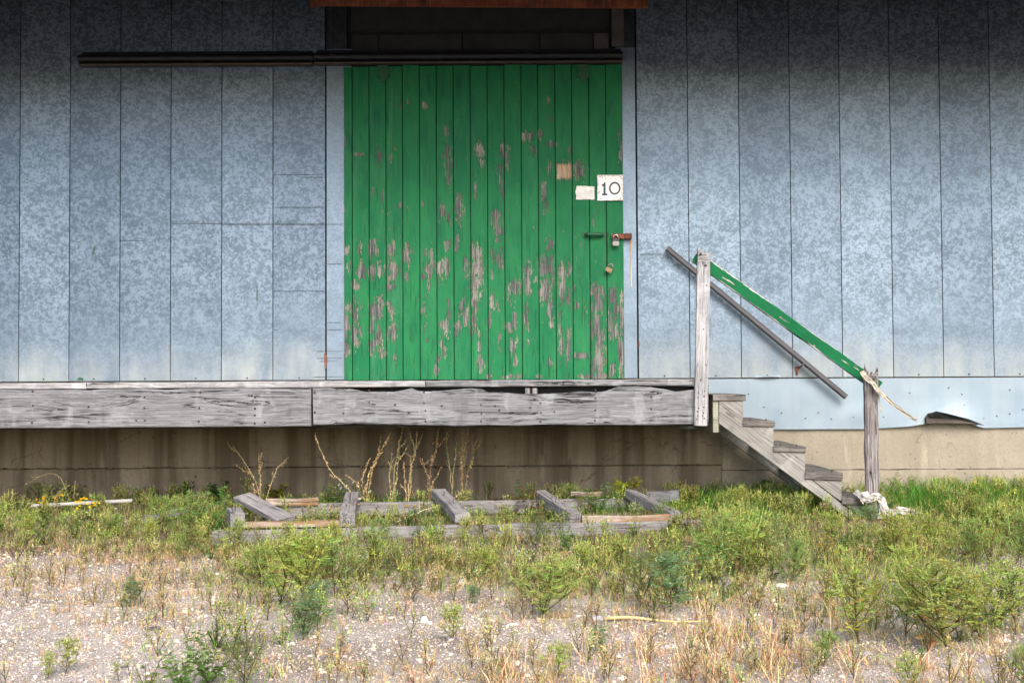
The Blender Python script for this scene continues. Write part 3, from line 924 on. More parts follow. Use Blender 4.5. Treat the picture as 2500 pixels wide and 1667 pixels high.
# pull handle
ha_, hb2 = at('z2', 1775, 1497, YD), at('z2', 1885, 1499, YD)
bm = bmesh.new()
pts = [ha_ + Vector((0, -.004, 0)), ha_ + Vector((.006, -.03, 0)), ha_ + Vector((.02, -.045, 0)), hb2 + Vector((-.02, -.045, 0)), hb2 + Vector((-.006, -.03, 0)), hb2 + Vector((0, -.004, 0))]
tube(bm, pts, [.010, .012, .012, .012, .012, .010], 10)
for v in bm.verts: v.co.z = ha_.z + (v.co.z - ha_.z) * 1.25
hd = bmobj("handle", bm, GREEN_METAL, door, smooth=True)
for p in (ha_ + Vector((-.01, -.002, 0)), hb2 + Vector((.008, -.002, 0))):
    boxobj("handle_plate", p, (.036, .008, .042), GREEN_METAL, hd, .003)

# ------------------------------------------------------------------ things on the door
c_ = at('z4', 684, 386, YD - .012)
sg = thing("number_sign", "worn square white board sign reading 10 in dark numerals", "sign", c_)
W_ = 155 * ZO['z4'][2] * (YD - EYE.y) / F
boxobj("board", c_, (2 * W_, .012, 2 * W_), WHITE_SIGN, sg, .0015)
Q = lambda x, y: (at('z4', x, y, YD - .018).x, at('z4', x, y, YD - .018).z)
bm = bmesh.new()
prism(bm, [Q(585, 458), Q(603, 455), Q(606, 368), Q(590, 366), Q(580, 352), Q(605, 338), Q(615, 320), Q(628, 322), Q(630, 455), Q(652, 457), Q(651, 476), Q(586, 478)][::-1], YD - .0205, YD - .0175)
bmobj("numeral", bm, INK, sg)
bm = bmesh.new()
n = 40; ri, ro = [], []
for k in range(n):
    a = 2 * math.pi * k / n
    for lst, (rx, ry), in ((ro, (69, 76)), (ri, (50, 57))):
        x, z = Q(739 + rx * math.sin(a), 392 - ry * math.cos(a)); lst.append((x, z))
fr_o = [bm.verts.new((x, YD - .0205, z)) for x, z in ro]; fr_i = [bm.verts.new((x, YD - .0205, z)) for x, z in ri]
bk_o = [bm.verts.new((x, YD - .0175, z)) for x, z in ro]; bk_i = [bm.verts.new((x, YD - .0175, z)) for x, z in ri]
for k in range(n):
    j = (k + 1) % n
    bm.faces.new((fr_o[k], fr_o[j], fr_i[j], fr_i[k])); bm.faces.new((fr_o[k], fr_o[j], bk_o[j], bk_o[k])); bm.faces.new((fr_i[k], fr_i[j], bk_i[j], bk_i[k]))
bmobj("numeral", bm, INK, sg)
bm = bmesh.new()
for (x, y) in ((565, 255), (808, 258), (566, 515), (805, 512)): head(bm, at('z4', x, y, YD - .019), .005)
tag(bmobj("screws", bm, NAIL, sg), kind='stuff')
# torn paper notice
bm = bmesh.new()
nu, nv = 14, 10
TL, TR, BR, BL = (285, 362), (495, 370), (498, 526), (262, 528)
grid = []
for j in range(nv + 1):
    row = []
    for i in range(nu + 1):
        u, v = i / nu, j / nv
        x = (TL[0] * (1 - u) + TR[0] * u) * (1 - v) + (BL[0] * (1 - u) + BR[0] * u) * v
        y = (TL[1] * (1 - u) + TR[1] * u) * (1 - v) + (BL[1] * (1 - u) + BR[1] * u) * v
        if i == 0: x += -12 * math.sin(v * 5.5) * (1 if v > .3 else .3)
        y += 5 * noise.noise(Vector((u * 5, v * 5, 2))) if j in (0, nv) else 0
        d = .004 * abs(noise.noise(Vector((u * 2.6, v * 3.6, 1)))) + .004 * max(0, .16 - abs(v - .16 - .18 * u)) / .16 + .003 * max(0, .12 - abs(v - .9)) / .12
        d += .005 * max(0, .14 - u) / .14
        row.append(bm.verts.new(at('z4', x, y, YD - .004 - d)))
    grid.append(row)
for j in range(nv):
    for i in range(nu):
        bm.faces.new((grid[j][i], grid[j][i + 1], grid[j + 1][i + 1], grid[j + 1][i]))
tag(bmobj("paper_notice", bm, PAPER), "torn and crumpled blank white paper notice beside the number sign", "notice", kind='thing')
# hasp: rusty strap from the jamb to the door
hs = thing("hasp", "rust brown steel hasp strap bolted across the right door edge", "hasp", at('z4', 820, 962, YD - .02))
A_, B_ = at('z4', 700, 935, YD - .02), at('z4', 862, 995, YD - .02)
bm = bmesh.new(); prism(bm, [(A_.x, A_.z), (B_.x, A_.z), (B_.x, B_.z), (A_.x, B_.z)], YD - .024, YD - .018); bmobj("strap", bm, RUST, hs)
A_, B_ = at('z4', 863, 932, YD - .02), at('z4', 942, 996, YD - .02)
bm = bmesh.new(); prism(bm, [(A_.x, A_.z), (B_.x, A_.z), (B_.x, B_.z), (A_.x, B_.z)], YD - .032, YS - .01)
pl_ = bmobj("hinge_plate", bm, RUST, hs)
bm = bmesh.new()
for k in range(3):
    p = at('z4', 880 + 18 * k, 945 + 4 * (k % 2), YD - .034); box(bm, p + Vector((0, 0, -.012)), (.006, .004, .028))
bmobj("weld_beads", bm, RUST_HOOD, pl_)
# rust run below the hasp
bm = bmesh.new()
pts_ = [(915, 998), (944, 998), (943, 1150), (945, 1300), (942, 1500), (948, 1568), (930, 1568), (926, 1400), (928, 1200), (922, 1100)]
prism(bm, [Q2 for Q2 in [((at('z4', x, y, YS - .02)).x, (at('z4', x, y, YS - .02)).z) for x, y in pts_]][::-1], YS - .0195, YS - .0175)
m = Mat("rust_stain"); zz = m.sep(m.pos()).outputs[2]
fz = m.remap(m.math('ADD', zz, m.math('MULTIPLY', m.noise(m.pos(), 30, 4).outputs[0], .3)), Z('z4', 930, 1568, 0) + .10, Z('z4', 930, 1000, 0) + .2)
m.set(Base_Color=m.mix(fz, (.42, .40, .33), (.30, .14, .045)), Roughness=.7)
tag(bmobj("rust_run", bm, m.m, wh), "orange rust streak running down the trim below the hasp")
for pxs in ([(745, 812), (749, 810), (751, 826), (750, 846), (747, 846), (745, 830)], [(1465, 783), (1468, 782), (1469, 794), (1466, 800)]):
    bm = bmesh.new(); prism(bm, [((at('d', x, y, YS - .02)).x, (at('d', x, y, YS - .02)).z) for x, y in pxs][::-1], YS - .0245, YS - .016)
    bmobj("rust_spot", bm, RUST, wh)


def padlock(name, label, cx, cy, sc_, tilt, bodymat, band, shack, open_=False):
    c = at('z4', cx, cy, YD - .042)
    o = thing(name, label, "padlock", c)
    M = Matrix.Translation(c) @ Matrix.Rotation(tilt, 4, 'Y')
    u = sc_
    bm = bmesh.new(); box(bm, (0, 0, 0), (u * 1.0, .022, u * .74))
    bmesh.ops.bevel(bm, geom=list(bm.edges), offset=.0035, segments=2, affect='EDGES')
    body = bmobj("body", bm, bodymat, o, M)
    if band:
        bm = bmesh.new(); box(bm, (0, 0, u * .56), (u * 1.06, .025, u * .40))
        bmesh.ops.bevel(bm, geom=list(bm.edges), offset=.004, segments=2, affect='EDGES')
        bmobj("band", bm, band, o, M)
    zt_ = u * (.70 if band else .34)
    hw, hh_ = u * .34, u * .40
    pts = [(-hw, 0, zt_)] + [(-hw * math.cos(math.pi * k / 10), 0, zt_ + hh_ * .8 + hw * math.sin(math.pi * k / 10)) for k in range(11)] + [(hw, 0, zt_)]
    bm = bmesh.new(); tube(bm, pts, u * .115, 8)
    bmobj("shackle", bm, shack, o, M, smooth=True)
    return o


padlock("padlock", "silver and black padlock locked on the rusty hasp", 751, 1052, .0165 * 1.0 * 1.0 * 3.05, 0.02, STEEL, BLACKPL, CHROME)
o_ = padlock("padlock", "small brown brass padlock hanging on a chain below the hasp", 668, 1368, .0500, R(-28) * -1, BRASS, None, STEEL)
# chain the brass lock hangs from
ca, cb = at('z4', 650, 910, YD - .012), at('z4', 654, 1300, YD - .02)
bm = bmesh.new()
nl = 26
for k in range(nl):
    c = ca.lerp(cb, (k + .5) / nl)
    L_ = (cb - ca).length / nl * .72
    ax = Vector((1, 0, 0)) if k % 2 else Vector((0, 1, 0))
    pts = [c + ax * (.0035 * math.cos(2 * math.pi * t / 8)) + Vector((0, 0, 1)) * (L_ * math.sin(2 * math.pi * t / 8)) for t in range(9)]
    tube(bm, pts, .0013, 5, False)
tag(bmobj("chain", bm, RUST_DARK), "thin dark chain hanging down the door from beside the handle", "chain", kind='thing')

# ------------------------------------------------------------------ loading dock
YF = -1.0
dock = thing("loading_dock", "weathered grey timber loading dock platform in front of the green door", "loading dock", (0, YF / 2, .5))
zdt = Z('d', 1176, 873.5, YF)
dxr = X('d', 1628, 880, YF)
bw = (abs(YF) - .07 - .006) / 7
front_joints = [-7.0, X('d', 197, 880, YF), X('d', 977, 880, YF), X('d', 1533, 880, YF), dxr]
for r_ in range(7):
    yc = YF + bw * (r_ + .5) + .003
    js = front_joints if r_ == 0 else [-7.0, random.uniform(-3.6, -2), random.uniform(-1, 0.2), dxr]
    for i_, (a, b) in enumerate(zip(js[:-1], js[1:])):
        dz = random.uniform(-.003, .002)
        beam("deck_board", (a + .004, yc, zdt - .021 + dz), (b - .004, yc, zdt - .021 + dz), bw - .006, .040, WOOD_PALE if (r_ or i_ != 2) else WOOD_GREY, dock, seg=22, jit=.004, rag=.015)


def lerp_px(pts, ref, n):
    return lambda t: float(np.interp(t, [p[0] for p in pts], [p[1] for p in pts]))


# front beams; the second has rotted along its top edge
yb = YF + .045
z1t, z1b = Z('d', 400, 893, YF), Z('d', 400, 981, YF)
x1 = X('d', 716, 930, YF)
cz = (z1t + z1b) / 2
b1 = beam("front_beam", (-7, yb, cz + .0), (x1 - .004, yb, cz), .09, z1t - z1b, WOOD_GREY, dock, seg=60, jit=.004, rag=.01, bev=.006,
          top=lambda t: -.012 * max(0, noise.noise(Vector((t * 30, 0, 0)))))
x2a, x2b = X('d', 718, 930, YF), X('d', 1598, 930, YF)
tops = [(718, 889), (760, 888), (783, 892), (800, 890), (840, 898), (905, 899), (945, 890), (962, 897), (985, 898), (1020, 897), (1075, 892), (1110, 892), (1118, 900), (1150, 901), (1200, 905), (1240, 905), (1290, 904), (1330, 899), (1370, 902), (1390, 900), (1420, 889), (1490, 890), (1530, 896), (1555, 902), (1598, 897)]
bots = [(718, 974), (770, 972), (815, 970), (900, 974), (1000, 977), (1200, 977), (1598, 977)]
z2t, z2b = Z('d', 1150, 895, YF), Z('d', 1150, 976, YF)
sc = (YF - EYE.y) / F * 2500 / 2352
jr = [noise.noise(Vector((i * .9, 5, 0))) for i in range(200)]
tf = lambda t: -(float(np.interp(718 + 880 * t, [p[0] for p in tops], [p[1] for p in tops])) - 895) * sc + .004 * noise.noise(Vector((t * 90, 1, 4)))
bf = lambda t: -(float(np.interp(718 + 880 * t, [p[0] for p in bots], [p[1] for p in bots])) - 976) * sc + .003 * noise.noise(Vector((t * 80, 8, 4)))
cz2 = (z2t + z2b) / 2
zl_off = .0055 * 0
b2 = beam("front_beam", (x2a, yb, cz2), (x2b, yb, cz2), .09, z2t - z2b, WOOD_GREY, dock, seg=120, jit=.004, rag=.01, bev=.006, top=tf, bot=bf)
b2['label'] = "front beam with a rotted wavy top edge"
# end beam, joists, legs of the platform, in the dark
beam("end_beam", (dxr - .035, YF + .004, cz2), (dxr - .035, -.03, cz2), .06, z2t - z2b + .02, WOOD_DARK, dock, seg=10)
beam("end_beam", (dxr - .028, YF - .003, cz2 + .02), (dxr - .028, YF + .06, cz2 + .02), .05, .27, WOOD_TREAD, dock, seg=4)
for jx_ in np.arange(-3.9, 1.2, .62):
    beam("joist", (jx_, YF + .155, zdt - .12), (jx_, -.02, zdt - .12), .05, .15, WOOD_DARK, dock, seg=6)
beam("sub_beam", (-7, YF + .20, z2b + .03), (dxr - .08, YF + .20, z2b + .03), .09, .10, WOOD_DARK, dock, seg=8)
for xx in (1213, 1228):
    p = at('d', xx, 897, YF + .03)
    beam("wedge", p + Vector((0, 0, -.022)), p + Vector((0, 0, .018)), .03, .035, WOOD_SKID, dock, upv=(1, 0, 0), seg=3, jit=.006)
beam('gap_shade_board', (-7, YF + .125, zdt - .14), (dxr - .08, YF + .125, zdt - .14), .05, .19, DARKBACK, dock, seg=30)  # near-black board added behind the beam, standing in for shade in the gap
# nails in the two beams
bm = bmesh.new()
for (x, y) in [(220, 1122), (222, 1217), (215, 1332), (597, 1225), (598, 1328), (975, 1160), (975, 1233), (978, 1318), (920, 1318), (1352, 1127), (1345, 1233), (1342, 1324), (1385, 1170), (1700, 1150), (1722, 1160), (1722, 1237), (1720, 1282), (1720, 1337), (1788, 1330), (2125, 1130), (2125, 1263), (2105, 1205), (2320, 1268)]:
    head(bm, at('z6', x, y, YF - .001), .009)
for (x, y) in [(280, 1115), (280, 1195), (283, 1268), (650, 1128), (650, 1200), (660, 1252), (660, 1322), (1035, 1213), (1038, 1270), (1035, 1322), (1130, 1220), (1160, 1247), (1437, 1200), (1440, 1265), (1437, 1325), (1530, 1260), (1368, 1230), (1765, 1133), (1808, 1115), (1808, 1168), (1808, 1247), (1806, 1318), (2185, 1160), (2185, 1240), (2182, 1315), (2228, 1130), (455, 1210), (770, 1218), (470, 1253)]:
    head(bm, at('z7', x, y, YF - .001), .008)
tag(bmobj("nail_heads", bm, NAIL, dock), kind='stuff')

# ------------------------------------------------------------------ handrail
YP = YF - .022
hr = thing("stair_handrail", "sloping green painted handrail board between two weathered grey posts", "handrail", at('d', 1800, 960, YP))
pt_, pb_ = at('z5', 640, 195, YP), at('z5', 618, 1437, YP)
beam("post", pb_, pt_, .092, .040, WOOD_PALE, hr, upv=(0, -1, 0), seg=24, jit=.003)
# sloped cut at the top of the post
tp = [at('z5', x, y, YP) for x, y in ((597, 196), (597, 165), (604, 168), (681, 240), (681, 258), (640, 215))]
bm = bmesh.new(); prism(bm, [(at('z5', 596, 262, YP).x, at('z5', 596, 262, YP).z), (at('z5', 596, 165, YP).x, at('z5', 596, 165, YP).z), (at('z5', 606, 168, YP).x, at('z5', 606, 168, YP).z), (at('z5', 682, 238, YP).x, at('z5', 682, 238, YP).z), (at('z5', 682, 262, YP).x, at('z5', 682, 262, YP).z)], YP - .0212, YP + .0212)
bmobj("post_tip", bm, WOOD_PALE, hr)
for (x, y) in ((619, 206), (656, 288)):
    bm = bmesh.new(); head(bm, at('z5', x, y, YP - .024), .010, t=.006); bmobj("bolt", bm, NAIL, hr)
bm = bmesh.new()
for (x, y) in [(602, 1200), (648, 1190), (600, 1235), (645, 1225), (606, 1310), (643, 1305), (596, 1335), (640, 1345), (598, 1365), (634, 1365), (594, 1390), (645, 1385), (662, 430), (640, 745), (620, 1110), (658, 1000)]:
    head(bm, at('z5', x, y, YP - .022), .005)
tag(bmobj("nail_heads", bm, NAIL, hr), kind='stuff')
YR = YP + .042
ra, rb = at('z5', 575, 225, YR), at('z5', 1897, 1160, YR)
rw = 83 * ZO['z5'][2] * (YR - EYE.y) / F
beam("rail_board", ra, rb, .038, rw, RAIL_GREEN, hr, upv=(0, 0, 1), seg=40, jit=.003, bev=.003,
     top=lambda t: .003 * noise.noise(Vector((t * 30, 2, 2))), bot=lambda t: .002 * noise.noise(Vector((t * 30, 9, 2))))
lp_t, lp_b = at('z5', 1838, 1045, YP - .005), at('d', 2003, 1195, YP - .005)
lp_b.z = float(terr(lp_b.x, lp_b.y)) - .1
lpost = beam("post", lp_b, lp_t, .094, .062, WOOD_POST, hr, upv=(0, -1, 0), seg=30, jit=.010, rag=.10, bev=.014)
lpost['label'] = "splintered old post at the foot of the stairs"
bm = bmesh.new()
for (x0, xw, hh_) in ((1798, 16, 1028), (1822, 14, 1046), (1845, 18, 1052), (1866, 18, 1062)):
    a = at('z5', x0 - xw, 1110, YP - .012); b = at('z5', x0 + xw, 1110, YP - .012); c = at('z5', x0 - 3, hh_, YP - .005); d = at('z5', x0 + xw - 5, hh_ + 12, YP - .005)
    y_ = YP - .034 + .012 * (x0 % 3)
    prism(bm, [(a.x, a.z), (b.x, b.z), (d.x, d.z), (c.x, c.z)], y_, y_ + .035)
bmobj("splintered_top", bm, WOOD_POST, hr)

# ------------------------------------------------------------------ stairs
st = thing("wooden_stairs", "grey wooden stairs with five treads climbing to the dock end", "stairs", at('d', 1800, 1100, -.6))
G6 = lambda x, y, Y: (at('y6', x, y, Y).x, at('y6', x, y, Y).z)
saw = [(162, 228), (335, 228), (335, 412), (555, 412), (555, 594), (781, 594), (781, 775), (1045, 800), (1045, 975), (1205, 978), (1212, 1100), (1120, 1110), (1070, 1062), (162, 392)]


def stringer(y0, y1, mat, cracked):
    ref = YF
    main = saw if not cracked else [(162, 228), (335, 228), (335, 412), (555, 412), (555, 594), (781, 594), (781, 762), (1205, 1098), (1215, 1120), (1130, 1120), (1070, 1062), (162, 392)]
    poly = [G6(x, y, ref) for x, y in main]
    # grain follows the slope: build in a frame turned along the stringer
    a = math.atan2(poly[-2][1] - poly[-1][1], poly[-2][0] - poly[-1][0])
    c = Vector((poly[0][0], y0, poly[0][1]))
    Mr = Matrix.Translation(c) @ Matrix.Rotation(-a, 4, 'Y')
    Mi = Mr.inverted()

    def piece(nm, poly, inset=0.0):
        bm = bmesh.new()
        prism(bm, poly, y0 + inset, y1)
        for v in bm.verts: v.co = Mi @ v.co
        bmesh.ops.recalc_face_normals(bm, faces=bm.faces)
        bmesh.ops.bevel(bm, geom=[e for e in bm.edges], offset=.003, segments=1, affect='EDGES')
        return bmobj(nm, bm, mat, st, Mr)
    o = piece("stringer", poly)
    if cracked:
        for pts in ([(808, 778), (858, 800), (1045, 800), (1045, 948), (1030, 946)], [(1062, 972), (1205, 980), (1207, 1082)]):
            piece("split_off_notch", [G6(x, y, ref) for x, y in pts], .004)
    return o


stringer(YF + .0, YF + .04, WOOD_STAIR, True)
stringer(-.17, -.13, WOOD_STAIR, False)
for i_, (xa, xb, yt, yb_) in enumerate([(120, 355, 186, 230), (336, 566, 374, 414), (553, 788, 558, 598), (782, 1052, 742, 796), (1047, 1240, 930, 978)]):
    a, b = G6(xa, yt, YF - .012), G6(xb, yb_, YF - .012)
    cx_, cz_ = (a[0] + b[0]) / 2, (a[1] + b[1]) / 2
    tilt = [.0, -.012, -.01, -.018, -.01][i_]
    beam("tread", (a[0], (YF - .112) / 2, cz_ - tilt * .3), (b[0], (YF - .112) / 2, cz_ + tilt * .3), abs(YF - .012) - .10, a[1] - b[1], WOOD_TREAD, st, seg=6, jit=.002)
    if i_ > 0:
        bm = bmesh.new()
        for yy in (YF + .02, YF + .03):
            for fx in (.25, .75): head(bm, (a[0] + (b[0] - a[0]) * fx, yy, a[1] + .004), .004, (0, 0, 1), .008)
        tag(bmobj("tread_nails", bm, NAIL, st), kind='stuff')
a, b = G6(118, 222, YF), G6(160, 458, YF)
bm = bmesh.new(); box(bm, ((a[0] + b[0]) / 2, (YF - .10) / 2, (a[1] + b[1]) / 2), (b[0] - a[0], abs(YF) - .1, a[1] - b[1]))
bmesh.ops.bevel(bm, geom=list(bm.edges), offset=.003, segments=1, affect='EDGES')
bmobj("ledger_board", bm, WOOD_GREENISH, st)

# ------------------------------------------------------------------ bar on the wall
YB = -.10
wb = thing("wall_rail", "dark sloping metal rail fixed to the sheet wall behind the green handrail", "wall rail", at('d', 1740, 740, YB))
pa, pb = at('z5', 376, 165, YB), at('z5', 1662, 1232, YB)
bm = bmesh.new()
L_ = (pb - pa).length
for xx in (-L_ / 2, L_ / 2):
    for k in range(8):
        an = 2 * math.pi * (k + .5) / 8
        bm.verts.new((xx, .022 * math.cos(an), .024 * math.sin(an)))
bm.verts.ensure_lookup_table()
for k in range(8): bm.faces.new([bm.verts[i] for i in (k, (k + 1) % 8, 8 + (k + 1) % 8, 8 + k)])
bm.faces.new(bm.verts[0:8]); bm.faces.new(bm.verts[8:16])
bmobj("bar", bm, BARMET, wb, frame(pa, pb))
bm = bmesh.new()
q0, q1, q2 = at('z5', 1352, 1000, YB), at('z5', 1330, 1020, -.06), at('z5', 1312, 1022, -.045)
tube(bm, [q0, q1, q2], .007, 6)
qq = [at('z5', x, y, -.05) for x, y in ((1298, 1012), (1328, 1014), (1322, 1040), (1318, 1072), (1308, 1072))]
prism(bm, [(q.x, q.z) for q in qq][::-1], -.046, -.034)
bmobj("bracket", bm, RUST, wb)
bm = bmesh.new(); bmesh.ops.create_icosphere(bm, subdivisions=1, radius=.008, matrix=Matrix.Translation(at('z5', 1356, 998, YB - .024))); bmobj("bolt", bm, STEEL, wb)
q0 = at('z5', 640, 400, YB)
bm = bmesh.new(); tube(bm, [q0, q0 + Vector((-.01, .05, -.02)), q0 + Vector((-.01, .07, -.02))], .007, 6); bmobj("bracket", bm, RUST, wb)


# ------------------------------------------------------------------ plastic strips
def ribbon(bm, pts, wd, upv, crumple=.01, n=30, seed=0, across=5):
    pts = [Vector(p) for p in pts]
    P = []
    for i in range(n + 1):
        t = i / n * (len(pts) - 1)
        k = min(int(t), len(pts) - 2); f = t - k
        a, b, c, d = pts[max(k - 1, 0)], pts[k], pts[k + 1], pts[min(k + 2, len(pts) - 1)]
        P.append(.5 * ((2 * b) + (c - a) * f + (2 * a - 5 * b + 4 * c - d) * f * f + (-a + 3 * b - 3 * c + d) * f ** 3))
    rows = []
    for i, p in enumerate(P):
        d = (P[min(i + 1, n)] - P[max(i - 1, 0)]).normalized()
        s = d.cross(Vector(upv)).normalized()
        nrm = s.cross(d)
        wv = wd(i / n) if callable(wd) else wd
        row = []
        for j in range(across + 1):
            u = j / across - .5
            e = crumple * noise.noise(Vector((i * .35 + seed, j * 1.9, seed)))
            row.append(bm.verts.new(p + s * (u * wv + e * .4) + nrm * e))
        rows.append(row)
    for i in range(n):
        for j in range(across):
            bm.faces.new((rows[i][j], rows[i][j + 1], rows[i + 1][j + 1], rows[i + 1][j]))


bm = bmesh.new()
yk = YP - .045
ribbon(bm, [at('z5', 1778, 1045, yk), at('z5', 1800, 1085, yk - .01), at('z5', 1850, 1130, yk - .02), at('z5', 1905, 1195, yk - .03), at('z5', 1985, 1270, yk - .03), at('z5', 2090, 1350, yk - .02), at('z5', 2170, 1400, yk)], lambda t: .035 * (1 - .55 * t) + .004, (0, -1, 0), .014, 44, 3, 6)
ribbon(bm, [at('z5', 1895, 1200, yk), at('z5', 1900, 1260, yk), at('z5', 1912, 1320, yk), at('z5', 1922, 1355, yk)], lambda t: .012 * (1 - t) + .003, (0, -1, 0), .006, 16, 8, 3)
tag(bmobj("plastic_strip", bm, PLASTIC_TAN, smooth=True), "frayed tan plastic strip trailing from the top of the splintered post", "plastic strip", kind='thing')
bm = bmesh.new()
ribbon(bm, [at('y6', 1140, 880, yk + .06), at('y6', 1190, 915, yk), at('y6', 1235, 935, yk - .02), at('y6', 1290, 915, yk - .02), at('y6', 1330, 940, yk - .02), at('y6', 1350, 1000, yk - .03), at('y6', 1385, 1035, yk - .04), at('y6', 1450, 1015, yk - .03), at('y6', 1530, 1025, yk - .03), at('y6', 1615, 1045, yk - .03)], lambda t: .055 - .02 * abs(t - .55), (0, -1, .2), .016, 60, 5, 8)
ribbon(bm, [at('y6', 1210, 880, yk - .02), at('y6', 1225, 920, yk - .035), at('y6', 1240, 960, yk - .02)], .045, (0, -1, 0), .014, 14, 9, 5)
ribbon(bm, [at('y6', 1185, 955, yk - .03), at('y6', 1225, 930, yk - .04), at('y6', 1280, 935, yk - .03)], .035, (0, -1, 0), .014, 14, 12, 5)
ribbon(bm, [at('y6', 1325, 960, yk), at('y6', 1335, 1030, yk - .02), at('y6', 1320, 1080, yk - .03)], .045, (0, -1, 0), .014, 16, 15, 5)
tag(bmobj("plastic_sheet", bm, PLASTIC, smooth=True), "dirty white plastic sheeting knotted round the foot of the post", "plastic sheet", kind='thing')

# ------------------------------------------------------------------ timber frame lying on the ground
tf_ = thing("timber_frame", "broken skid frame of grey timbers lying flat in the weeds", "timber frame", gnd('d', 1100, 1190))
fl, frr = at('y2', 60, 922, -1.90), at('y3', 1970, 838, -1.48)
fl.z -= .05; frr.z -= .05
fr_rail = beam("front_rail", fl, frr, .07, .10, WOOD_SKID, tf_, seg=40, jit=.006)
rl, rr_ = at('y2', 430, 712, -1.10), at('y3', 1010, 675, -.75)
beam("rear_rail", rl + Vector((0, 0, -.055)), rr_ + Vector((.3, .03, -.05)), .06, .09, WOOD_SKID, tf_, seg=30, jit=.006)


def cross(zf, f, zr_, r, Yf, Yr, wd, ht, mat, nm="crossbeam", lab=None):
    a = at(zf, *f, Yf) + Vector((0, 0, ht / 2)); b = at(zr_, *r, Yr) - Vector((0, 0, ht / 2))
    o = beam(nm, a, b, wd, ht, mat, tf_, seg=12, jit=.004, rag=.006)
    bm = bmesh.new()
    for k in range(2):
        fx = random.uniform(.2, .7)
        p = a.lerp(b, fx) + Vector((random.uniform(-.02, .02), 0, ht / 2))
        tube(bm, [p + Vector((0, 0, -.005)), p + Vector((.002, 0, .03)), p + Vector((.006, 0, .034))], .0022, 5)
    for k in range(4):
        head(bm, a + Vector(((k - 1.5) * wd * .2, -.002, -ht * .2)), .005)
    tag(bmobj("nails", bm, NAIL, o), kind='stuff')
    if lab: o['label'] = lab
    return o


cross('y3', (1565, 850), 'y3', (1205, 606), -1.52, -.78, .072, .060, WOOD_SKID)
cross('y3', (797, 856), 'y3', (530, 616), -1.60, -.82, .080, .060, WOOD_SKID)
cross('y2', (1974, 862), 'y2', (1790, 606), -1.70, -.90, .100, .060, WOOD_SKID)
cb2 = cross('y2', (1090, 892), 'y2', (1130, 628), -1.83, -1.04, .095, .092, WOOD_SKID, lab="crossbeam with orange splintered wood on top")
for (x0, x1, y0, y1, yy) in ((1030, 1145, 742, 770, -1.62), (1085, 1180, 712, 735, -1.48), (1120, 1200, 676, 694, -1.25)):
    p0 = at('y2', x0, (y0 + y1) / 2, yy); p1 = at('y2', x1, (y0 + y1) / 2 - 6, yy - .01)
    beam("splinter", p0, p1, .075, .012, WOOD_TAN, cb2, seg=8, jit=.008, rag=.05, bev=.002)
cross('y2', (250, 905), 'y2', (222, 750), -1.88, -1.62, .090, .095, WOOD_SKID, nm="crossbeam_stub", lab="split stub of the end crossbeam")
for (za, a, zb_, b, Ya, Yb, mat, hh_) in (('y2', (300, 893), 'y2', (1030, 872), -1.885, -1.80, WOOD_TAN, .020), ('y2', (310, 874), 'y2', (1025, 853), -1.87, -1.79, WOOD_TAN, .018),
                                   ('y3', (845, 843), 'y3', (1512, 826), -1.595, -1.52, WOOD_TAN, .048), ('y2', (470, 696), 'y2', (870, 686), -1.12, -1.06, WOOD_TAN, .022),
                                   ('y2', (470, 722), 'y2', (870, 714), -1.125, -1.065, WOOD_TAN, .022), ('y3', (760, 645), 'y3', (1000, 640), -.80, -.78, WOOD_TAN, .03)):
    beam("spacer", at(za, *a, Ya), at(zb_, *b, Yb), .06, hh_, mat, tf_, seg=16, jit=.004, top=lambda t: .004 * math.cos(t * 5), bot=lambda t: .004 * math.cos(t * 5))
# loose timbers
o_ = beam("plank", at('y2', 620, 848, -1.66), at('y2', 285, 665, -1.22), .13, .035, WOOD_SKID, upv=(.15, -.45, 1), seg=12, jit=.004, rag=.02)
tag(o_, "loose grey plank tilted up over the broken end of the timber frame", "plank", kind='thing')
o_ = beam("plank", at('y3', 1345, 668, -.50), at('y3', 1592, 658, -.52), .035, .085, WOOD_GREY, seg=8, jit=.004)
tag(o_, "short grey board lying behind the last crossbeam near the stairs", "plank", kind='thing')
o_ = beam("plank", gnd('y1', 850, 655) + Vector((0, 0, .03)), gnd('y1', 1120, 590) + Vector((0, 0, .035)), .10, .03, WOOD_SKID, upv=(0, -.5, 1), seg=8, jit=.006, rag=.03)
tag(o_, "grey plank half hidden under the weeds beyond the left frame end", "plank", kind='thing')
o_ = beam("strip", at('y1', 180, 550, -.75), at('y1', 760, 520, -.70), .03, .012, WHITE_METAL, upv=(0, -.4, 1), seg=8, jit=.001, bev=.001)
tag(o_, "thin white strip lying along the foot of the concrete base", "strip", kind='thing')
pa, pb = gnd('d', 1388, 1427), gnd('d', 1612, 1433)
bm = bmesh.new()
tube(bm, [pa.lerp(pb, t) + Vector((0, .02 * math.sin(4 * t), .012 + .006 * math.sin(7 * t))) for t in np.linspace(0, 1, 9)], [.007, .0075, .007, .0065, .006, .0055, .005, .004, .003], 7)
tag(bmobj("dry_stick", bm, m_plain("straw_yellow", (.50, .36, .16), .6, 0, .25, 40), smooth=True), "straight yellow dry stem lying on the gravel", "stick", kind='thing')

# ================================================================== plants and gravel
class Geo:
    """triangles gathered as arrays"""
    def __init__(s): s.V, s.F, s.C, s.n = [], [], [], 0

    def add(s, V, Fc, C):
        s.V.append(np.asarray(V, np.float32)); s.F.append(np.asarray(Fc, np.int32) + s.n); s.C.append(np.asarray(C, np.float32)); s.n += len(V)

    def arrays(s):
        return np.concatenate(s.V), np.concatenate(s.F), np.concatenate(s.C)

    def mesh(s, name, mat):
        return arr_mesh(name, *s.arrays(), mat)


